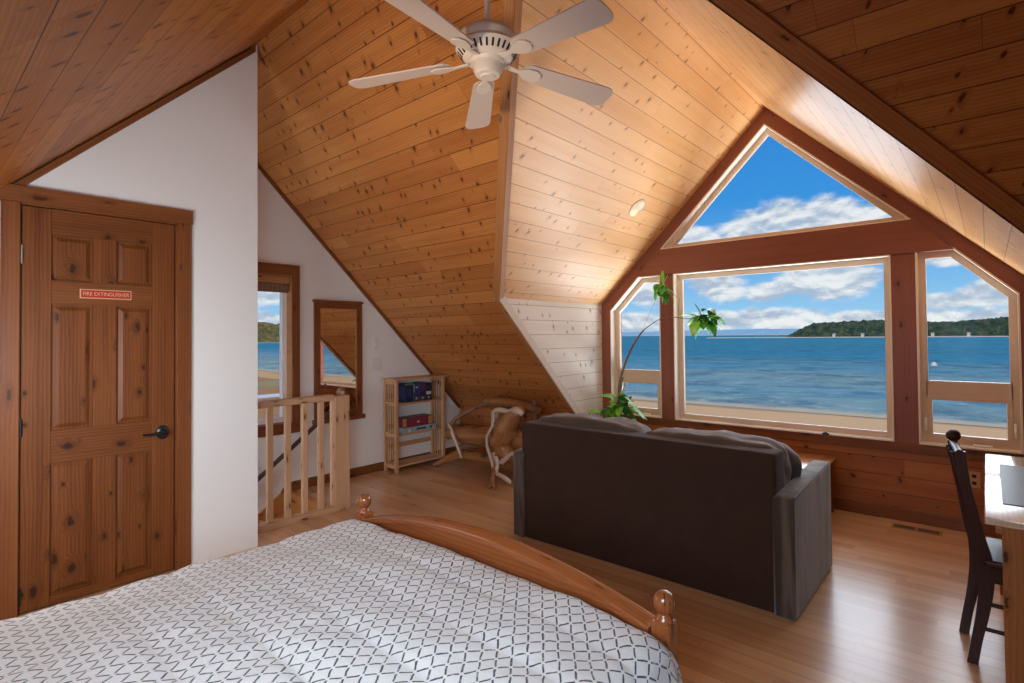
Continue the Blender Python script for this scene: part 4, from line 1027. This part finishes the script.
ch = thing('desk_chair', (.07, 3.30, 0), 'dark stained wooden chair with a turned knob drawn up to the desk', 'chair')
cy0, cy1 = 3.135, 3.435
def rear_post(y, dx=0.0):
    pts = [(-.074, y, 0), (-.058, y, .104), (-.036, y, .228), (-.022, y, .349), (-.023, y, .448), (-.043, y, .543), (-.066, y, .672), (-.086, y, .787), (-.100, y, .920)]
    pts = [(a+dx, b, c) for a, b, c in pts]
    m = M(); P = [Vector(p) for p in pts]; out = []
    # smooth profile, rectangular section
    prof = []
    for i in range(len(P)-1):
        a, b, c, d = P[max(i-1, 0)], P[i], P[i+1], P[min(i+2, len(P)-1)]
        for k in range(5):
            t = k/5; prof.append(.5*((2*b)+(c-a)*t+(2*a-5*b+4*c-d)*t*t+(3*b-a-3*c+d)*t**3))
    prof.append(P[-1]); tb = bmesh.new(); rings = []
    for i, p in enumerate(prof):
        h = .019+.009*max(0, 1-abs(p.z-.42)/.3)
        w = .014
        rings.append([tb.verts.new((p.x+sx*h, p.y+sy*w, p.z)) for sx, sy in ((-1, -1), (1, -1), (1, 1), (-1, 1))])
    for a, b in zip(rings, rings[1:]):
        for k in range(4): tb.faces.new([a[k], a[(k+1) % 4], b[(k+1) % 4], b[k]])
    tb.faces.new(rings[0][::-1]); tb.faces.new(rings[-1]); bmesh.ops.recalc_face_normals(tb, faces=tb.faces)
    m.merge(tb, 'z'); return m.build('rear_post', 'chair_dark', ch, smooth=30)
rear_post(cy0); rear_post(cy1-.01, -.036)
m = M(); m.prism([(-.108, cy0-.016, .85), (-.090, cy0-.016, .85), (-.092, cy0-.016, .905), (-.110, cy0-.016, .905)], (-.036, .31, 0), 'y', bev=.004)
m.spline([(-.100, cy0-.018, .912), (-.136, cy1+.004, .912)], .0165, 14); m.build('crest_rail', 'chair_dark', ch)
for y in (cy1,):
    m = M(); m.lathe([(.0, -.034), (.014, -.032), (.026, -.02), (.030, 0), (.026, .02), (.014, .032), (0, .034)], mat4=Matrix.Translation((-.133, y-.012, .945)) @ Matrix.Rotation(PI/2, 4, 'X'), seg=20); m.build('knob', 'chair_dark', ch)
for k in range(3):
    y = cy0+.06+k*.09
    m = M(); m.box((-.012, -.012, 0), (.0, .012, .44), .002, 'z', mat4=Matrix.Translation((-.028-.036*(y-cy0)/.3, y, .475)) @ Matrix.Rotation(math.radians(-12), 4, 'Y')); m.build('back_slat', 'chair_dark', ch, smooth=0)
m = M(); tb = bmesh.new()
m.box((-.03, cy0-.03, .435), (.39, cy1+.03, .468), .012, 'x', seg=3); m.build('seat', 'chair_dark', ch)
m = M(); m.box((.0, cy0-.01, .375), (.35, cy0+.012, .437)); m.box((.0, cy1-.012, .375), (.35, cy1+.01, .437)); m.box((.33, cy0, .375), (.352, cy1, .437)); m.box((-.02, cy0, .375), (.0, cy1, .437)); m.build('apron', 'chair_dark', ch, smooth=0)
for y in (cy0, cy1):
    m = M(); m.lathe([(0, 0), (.014, 0), (.017, .05), (.022, .2), (.019, .3), (.022, .37), (0, .37)], (.345, y, 0), 16); m.build('front_leg', 'chair_dark', ch)
    for z in (.16, .27):
        m = M(); m.cyl((-.03, y, z), (.345, y, z), .009, seg=10); m.build('stretcher', 'chair_dark', ch)
m = M(); m.cyl((.345, cy0, .22), (.345, cy1, .22), .009, seg=10); m.build('stretcher', 'chair_dark', ch)

# ------------------------------------------------------------------ outside
ZG = -4.5
def gridmesh(name, x0, x1, y0, y1, nx, ny, fz, mat, kind='structure'):
    m = M(); vs = [[m.bm.verts.new((x0+(x1-x0)*i/nx, y0+(y1-y0)*j/ny, fz(x0+(x1-x0)*i/nx, y0+(y1-y0)*j/ny))) for i in range(nx+1)] for j in range(ny+1)]
    for j in range(ny):
        for i in range(nx): m.bm.faces.new([vs[j][i], vs[j][i+1], vs[j+1][i+1], vs[j+1][i]])
    return m.build(name, mat, smooth=80, kind=kind)
gridmesh('beach', -900, 600, -60, 50, 60, 60, lambda x, y: ZG+.012*max(0, 46-y)*.15-(.06*max(0, y-45.5)), 'sand')
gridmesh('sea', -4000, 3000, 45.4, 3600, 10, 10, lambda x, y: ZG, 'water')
def ridge(name, x0, x1, y0, y1, nx, ny, hfun, mat):
    return gridmesh(name, x0, x1, y0, y1, nx, ny, hfun, mat)
def head(x, y):
    # wooded headland, bluff end at the left
    t = (x+236)/48; e = max(0, min(1, t)) ; e = e*e*(3-2*e)
    prof = e*(21+5*noise.noise(Vector((x*.012, 0, 0)))); d = max(0, min(1, (y-862)/22)); d = d*d*(3-2*d)
    tree = (noise.noise(Vector((x*.16, y*.16, 0)))*2.6+noise.noise(Vector((x*.5, y*.5, 3)))*1.6)
    return ZG-1+(prof+tree*min(1, e*2))*d+1.2*min(1, e*3)
ridge('hill_headland', -245, 560, 855, 960, 520, 26, head, 'hill_near')
m = M(); m.box((-330, 838, ZG-1), (600, 872, ZG+1.0)); struct('shore_strip', m, 'shore_pale')
def farh(x, y):
    d = max(0, min(1, (y-2900)/200)); return ZG-2+d*(32+10*noise.noise(Vector((x*.0015, 0, 0)))+2*noise.noise(Vector((x*.02, y*.02, 0))))
ridge('hill_distant', -3800, 200, 2880, 3200, 260, 8, farh, 'hill_far')
m = M(); m.box((-3800, 2860, ZG-1), (0, 2890, ZG+3)); struct('shore_distant', m, 'shore_pale')
def lefth(x, y):
    d = max(0, min(1, (-700-x)/40)); d = d*d*(3-2*d)
    return ZG-1+d*(28+6*noise.noise(Vector((0, y*.012, 0)))+noise.noise(Vector((x*.15, y*.15, 0)))*4+noise.noise(Vector((x*.5, y*.5, 0)))*2)
ridge('hill_left', -820, -690, 120, 760, 40, 260, lefth, 'hill_autumn')
m = M(); m.box((-702, 120, ZG-1), (-680, 760, ZG+1.5)); struct('shore_left', m, 'shore_pale')
rh = random.Random(4)
for k in range(7):
    x = -150+rh.uniform(-16, 16)+k*36; y = 856+rh.uniform(0, 3); z = ZG+.5; w = rh.uniform(2.5, 4.0)
    hs = thing('waterfront_house', (x, y, z), 'tiny pale house among the trees of the far headland', 'house', 'houses on the far headland')
    m = M(); m.box((x-w/2, y-3, z), (x+w/2, y+3, z+3.2)); m.build('walls', 'house_wall', hs, smooth=0)
    m = M(); m.prism([(x-w/2-.4, y-3.4, z+3.2), (x-w/2-.4, y+3.4, z+3.2), (x-w/2-.4, y, z+5)], (w+.8, 0, 0)); m.build('roof', 'house_roof', hs, smooth=0)
m = M(); m.lathe([(0, -.3), (.35, -.25), (.5, .1), (.35, .5), (.12, .7), (0, .75)], (-7.1, 121, ZG), 16); tag(m.build('mooring_buoy', 'house_wall'), 'small pale buoy floating on the sea beyond the right window', 'buoy')
# outer ground-floor face of the house
m = M(); m.box((XL-3, YB_-.05, ZG), (XR+4, YB_, -.02)); struct('wall_exterior', m, 'exterior')

# ------------------------------------------------------------------ sky
w = bpy.data.worlds.new('World'); SC.world = w; w.use_nodes = True
g = G.__new__(G); g.t = w.node_tree; g.t.nodes.clear(); g.m = None
out = g.n('ShaderNodeOutputWorld'); bg = g.n('ShaderNodeBackground'); g.l(bg.outputs[0], out.inputs[0])
tc = g.n('ShaderNodeTexCoord').outputs['Generated']; dx_, dy_, dz_ = g.sep(tc)
az = g.math('MULTIPLY', g.math('ARCTAN2', dx_, dy_), 180/PI); el = g.math('MULTIPLY', g.math('ARCSINE', dz_), 180/PI)
base = g.ramp(g.math('DIVIDE', el, 40), [(0, srgb(170, 212, 240)), (.06, srgb(150, 203, 242)), (.16, srgb(110, 180, 238)), (.32, srgb(62, 150, 226)), (.55, srgb(50, 135, 215)), (1, srgb(40, 110, 195))])
v3 = g.xyz(g.math('MULTIPLY', az, .16), g.math('MULTIPLY', el, .32), 0)
n1 = g.noise(v3, 1.15, 7, .55, .2); n2 = g.noise(g.xyz(g.math('MULTIPLY', az, .16), g.math('ADD', g.math('MULTIPLY', el, .32), .16), 0), 1.15, 7, .55, .2)
blobs = [(-22.5, 9.0, 3.4, 1.7), (-17.5, 10.0, 3.0, 2.0), (-14.5, 10.8, 2.6, 2.0), (-11, 10.4, 3.4, 2.1), (-6.8, 9.8, 3.2, 1.8),
         (-27.3, 4.6, 2.6, 1.7), (-28.5, 1.2, 3.2, 1.1), (-20.3, 4.9, 2.6, 1.8), (-15.8, 4.0, 2.0, 1.0), (-10.6, 4.8, 4.6, 1.8), (-20, 1.2, 4, 1.0), (-15, 1.4, 4.5, 1.3), (-8.5, 1.0, 4, .9),
         (-2.6, 6.3, 2.4, .9), (.4, 3.0, 2.4, 1.1), (-2.3, 2.5, 2.4, .8), (-1.0, .9, 4.5, 1.1), (-66, 4.2, 4, 1.1), (-66, 1.9, 5, .8), (-35, 8, 4, 2.4), (8, 6, 5, 2), (20, 9, 7, 3), (-45, 5, 5, 2), (-80, 9, 6, 3), (35, 5, 6, 2)]
dens = None; aev = g.xyz(az, el, 0)
for a, e, sa, se in blobs:
    d = g.vmath('LENGTH', g.vmath('MULTIPLY', g.vmath('SUBTRACT', aev, (a, e, 0)), (1/sa, 1/se, 0)))
    if e > 14: d = g.math('ADD', d, .62)
    dens = d if dens is None else g.math('SMOOTH_MIN', dens, d, .25)
dd = g.math('SUBTRACT', 1.05, dens)
cl = g.ss(g.math('ADD', dd, g.math('MULTIPLY', g.math('SUBTRACT', n1, .5), 1.9)), -.12, .38)
cl = g.math('MULTIPLY', cl, g.ss(el, -.3, .3))
lit = g.ss(g.math('SUBTRACT', n1, n2), -.09, .10)
ccol = g.mix(lit, (*srgb(176, 192, 212), 1), (*srgb(246, 246, 246), 1))
sky = g.mix(g.math('MULTIPLY', cl, .93), base, ccol)
sky = g.mix(g.ss(el, -1.5, -.2, 1, 0), sky, (*srgb(150, 140, 120), 1))
g.l(sky, bg.inputs[0]); bg.inputs[1].default_value = 1.0

# ------------------------------------------------------------------ lights
def light(name, kind, loc, energy, col=(1, 1, 1), size=None, rot=None, target=None, size_y=None, spread=None, angle=None, spot=None, blend=.6):
    d = bpy.data.lights.new(name, kind); d.energy = energy; d.color = col
    if kind == 'AREA':
        d.shape = 'RECTANGLE' if size_y else 'DISK'; d.size = size
        if size_y: d.size_y = size_y
        if spread: d.spread = spread
    elif kind in ('POINT', 'SPOT'): d.shadow_soft_size = size or .1
    if kind == 'SPOT': d.spot_size = spot or 2; d.spot_blend = blend
    if angle is not None: d.angle = angle
    o = bpy.data.objects.new(name, d); COL.objects.link(o); o.location = loc
    if target is not None: o.rotation_euler = (Vector(target)-Vector(loc)).to_track_quat('-Z', 'Y').to_euler()
    return o
# sun (high, behind the house) for beach and hills
light('sun', 'SUN', (0, 0, 20), 3.4, (1, .95, .87), target=Vector((0, 0, 20))+Vector((-.12, .75, -.62)), angle=math.radians(1))
# bright sky over the water, broad and soft
light('sky_glow', 'SUN', (0, 30, 20), 3.6, (.88, .94, 1), target=Vector((0, 30, 20))+Vector((-.02, -.93, -.36)), angle=math.radians(60))
# added area light outside, imitating daylight bounced up into the dormer
light('bounce_fill', 'AREA', (-1.45, 7.4, -1.6), 820, (.95, .97, 1), size=5.0, size_y=3.0, target=(-1.6, 4.6, 2.6))
for (Mx, n) in DL:
    p = Mx.translation+n*.03
    light('recessed_lamp', 'SPOT', p, 12, (1, .85, .66), size=.06, target=p+Vector((0, 0, -1)), spot=2.3)
# added fill lights without fixtures, all out of view
light('bed_fill', 'AREA', (-.35, -.25, 1.42), 32, (.76, .88, 1), size=.9, target=(-2.0, 1.2, .6), spread=2.2)  # added soft light for bed and door wall
light('ceiling_fill', 'SPOT', (-1.5, -.35, 1.0), 190, (1, .78, .52), size=.2, target=(-2.35, 2.45, 2.75), spot=.95, blend=1)  # added spot making the warm patch on the main roof
light('room_fill', 'POINT', (-2.9, .2, 1.3), 10, (1, .93, .84), size=.25)  # added weak fill for the left ceiling
light('stair_fill', 'POINT', (-4.35, .5, .8), 40, (.80, .90, 1), size=.2)  # unseen fill added behind the door wall
light('room_fill', 'AREA', (-2.15, -.45, 1.15), 13, (.86, .93, 1), size=.6, target=(-3.9, .9, 1.35), spread=2.1)  # added fill aimed at the door wall

# ------------------------------------------------------------------ camera
f_, th, pi_, ro, cyp = 541.927746, 0.719143137, 0.0186527831, -0.00936971008, 326.125164
F = Vector((-math.sin(th)*math.cos(pi_), math.cos(th)*math.cos(pi_), math.sin(pi_)))
R = Vector((math.cos(th), math.sin(th), 0)); U = R.cross(F)
R2 = R*math.cos(ro)+U*math.sin(ro); U2 = -R*math.sin(ro)+U*math.cos(ro)
cam = bpy.data.cameras.new('camera'); co = bpy.data.objects.new('camera', cam); COL.objects.link(co)
mt = Matrix((R2, U2, -F)).transposed().to_4x4(); mt.translation = (0, 0, 1.45); co.matrix_world = mt
cam.sensor_width = 36; cam.lens = f_/1024*36; cam.shift_y = -(341.5-cyp)/1024; cam.clip_start = .05; cam.clip_end = 8000
SC.camera = co
SC.view_settings.view_transform = 'Standard'; SC.view_settings.look = 'None'; SC.view_settings.gamma = 1; SC.view_settings.exposure = 0.0
SC.view_settings.use_curve_mapping = False
SC.cycles.max_bounces = 12; SC.cycles.diffuse_bounces = 6; SC.cycles.transparent_max_bounces = 12
SC.cycles.use_denoising = True; SC.cycles.sample_clamp_indirect = 6; SC.cycles.caustics_reflective = False; SC.cycles.caustics_refractive = False
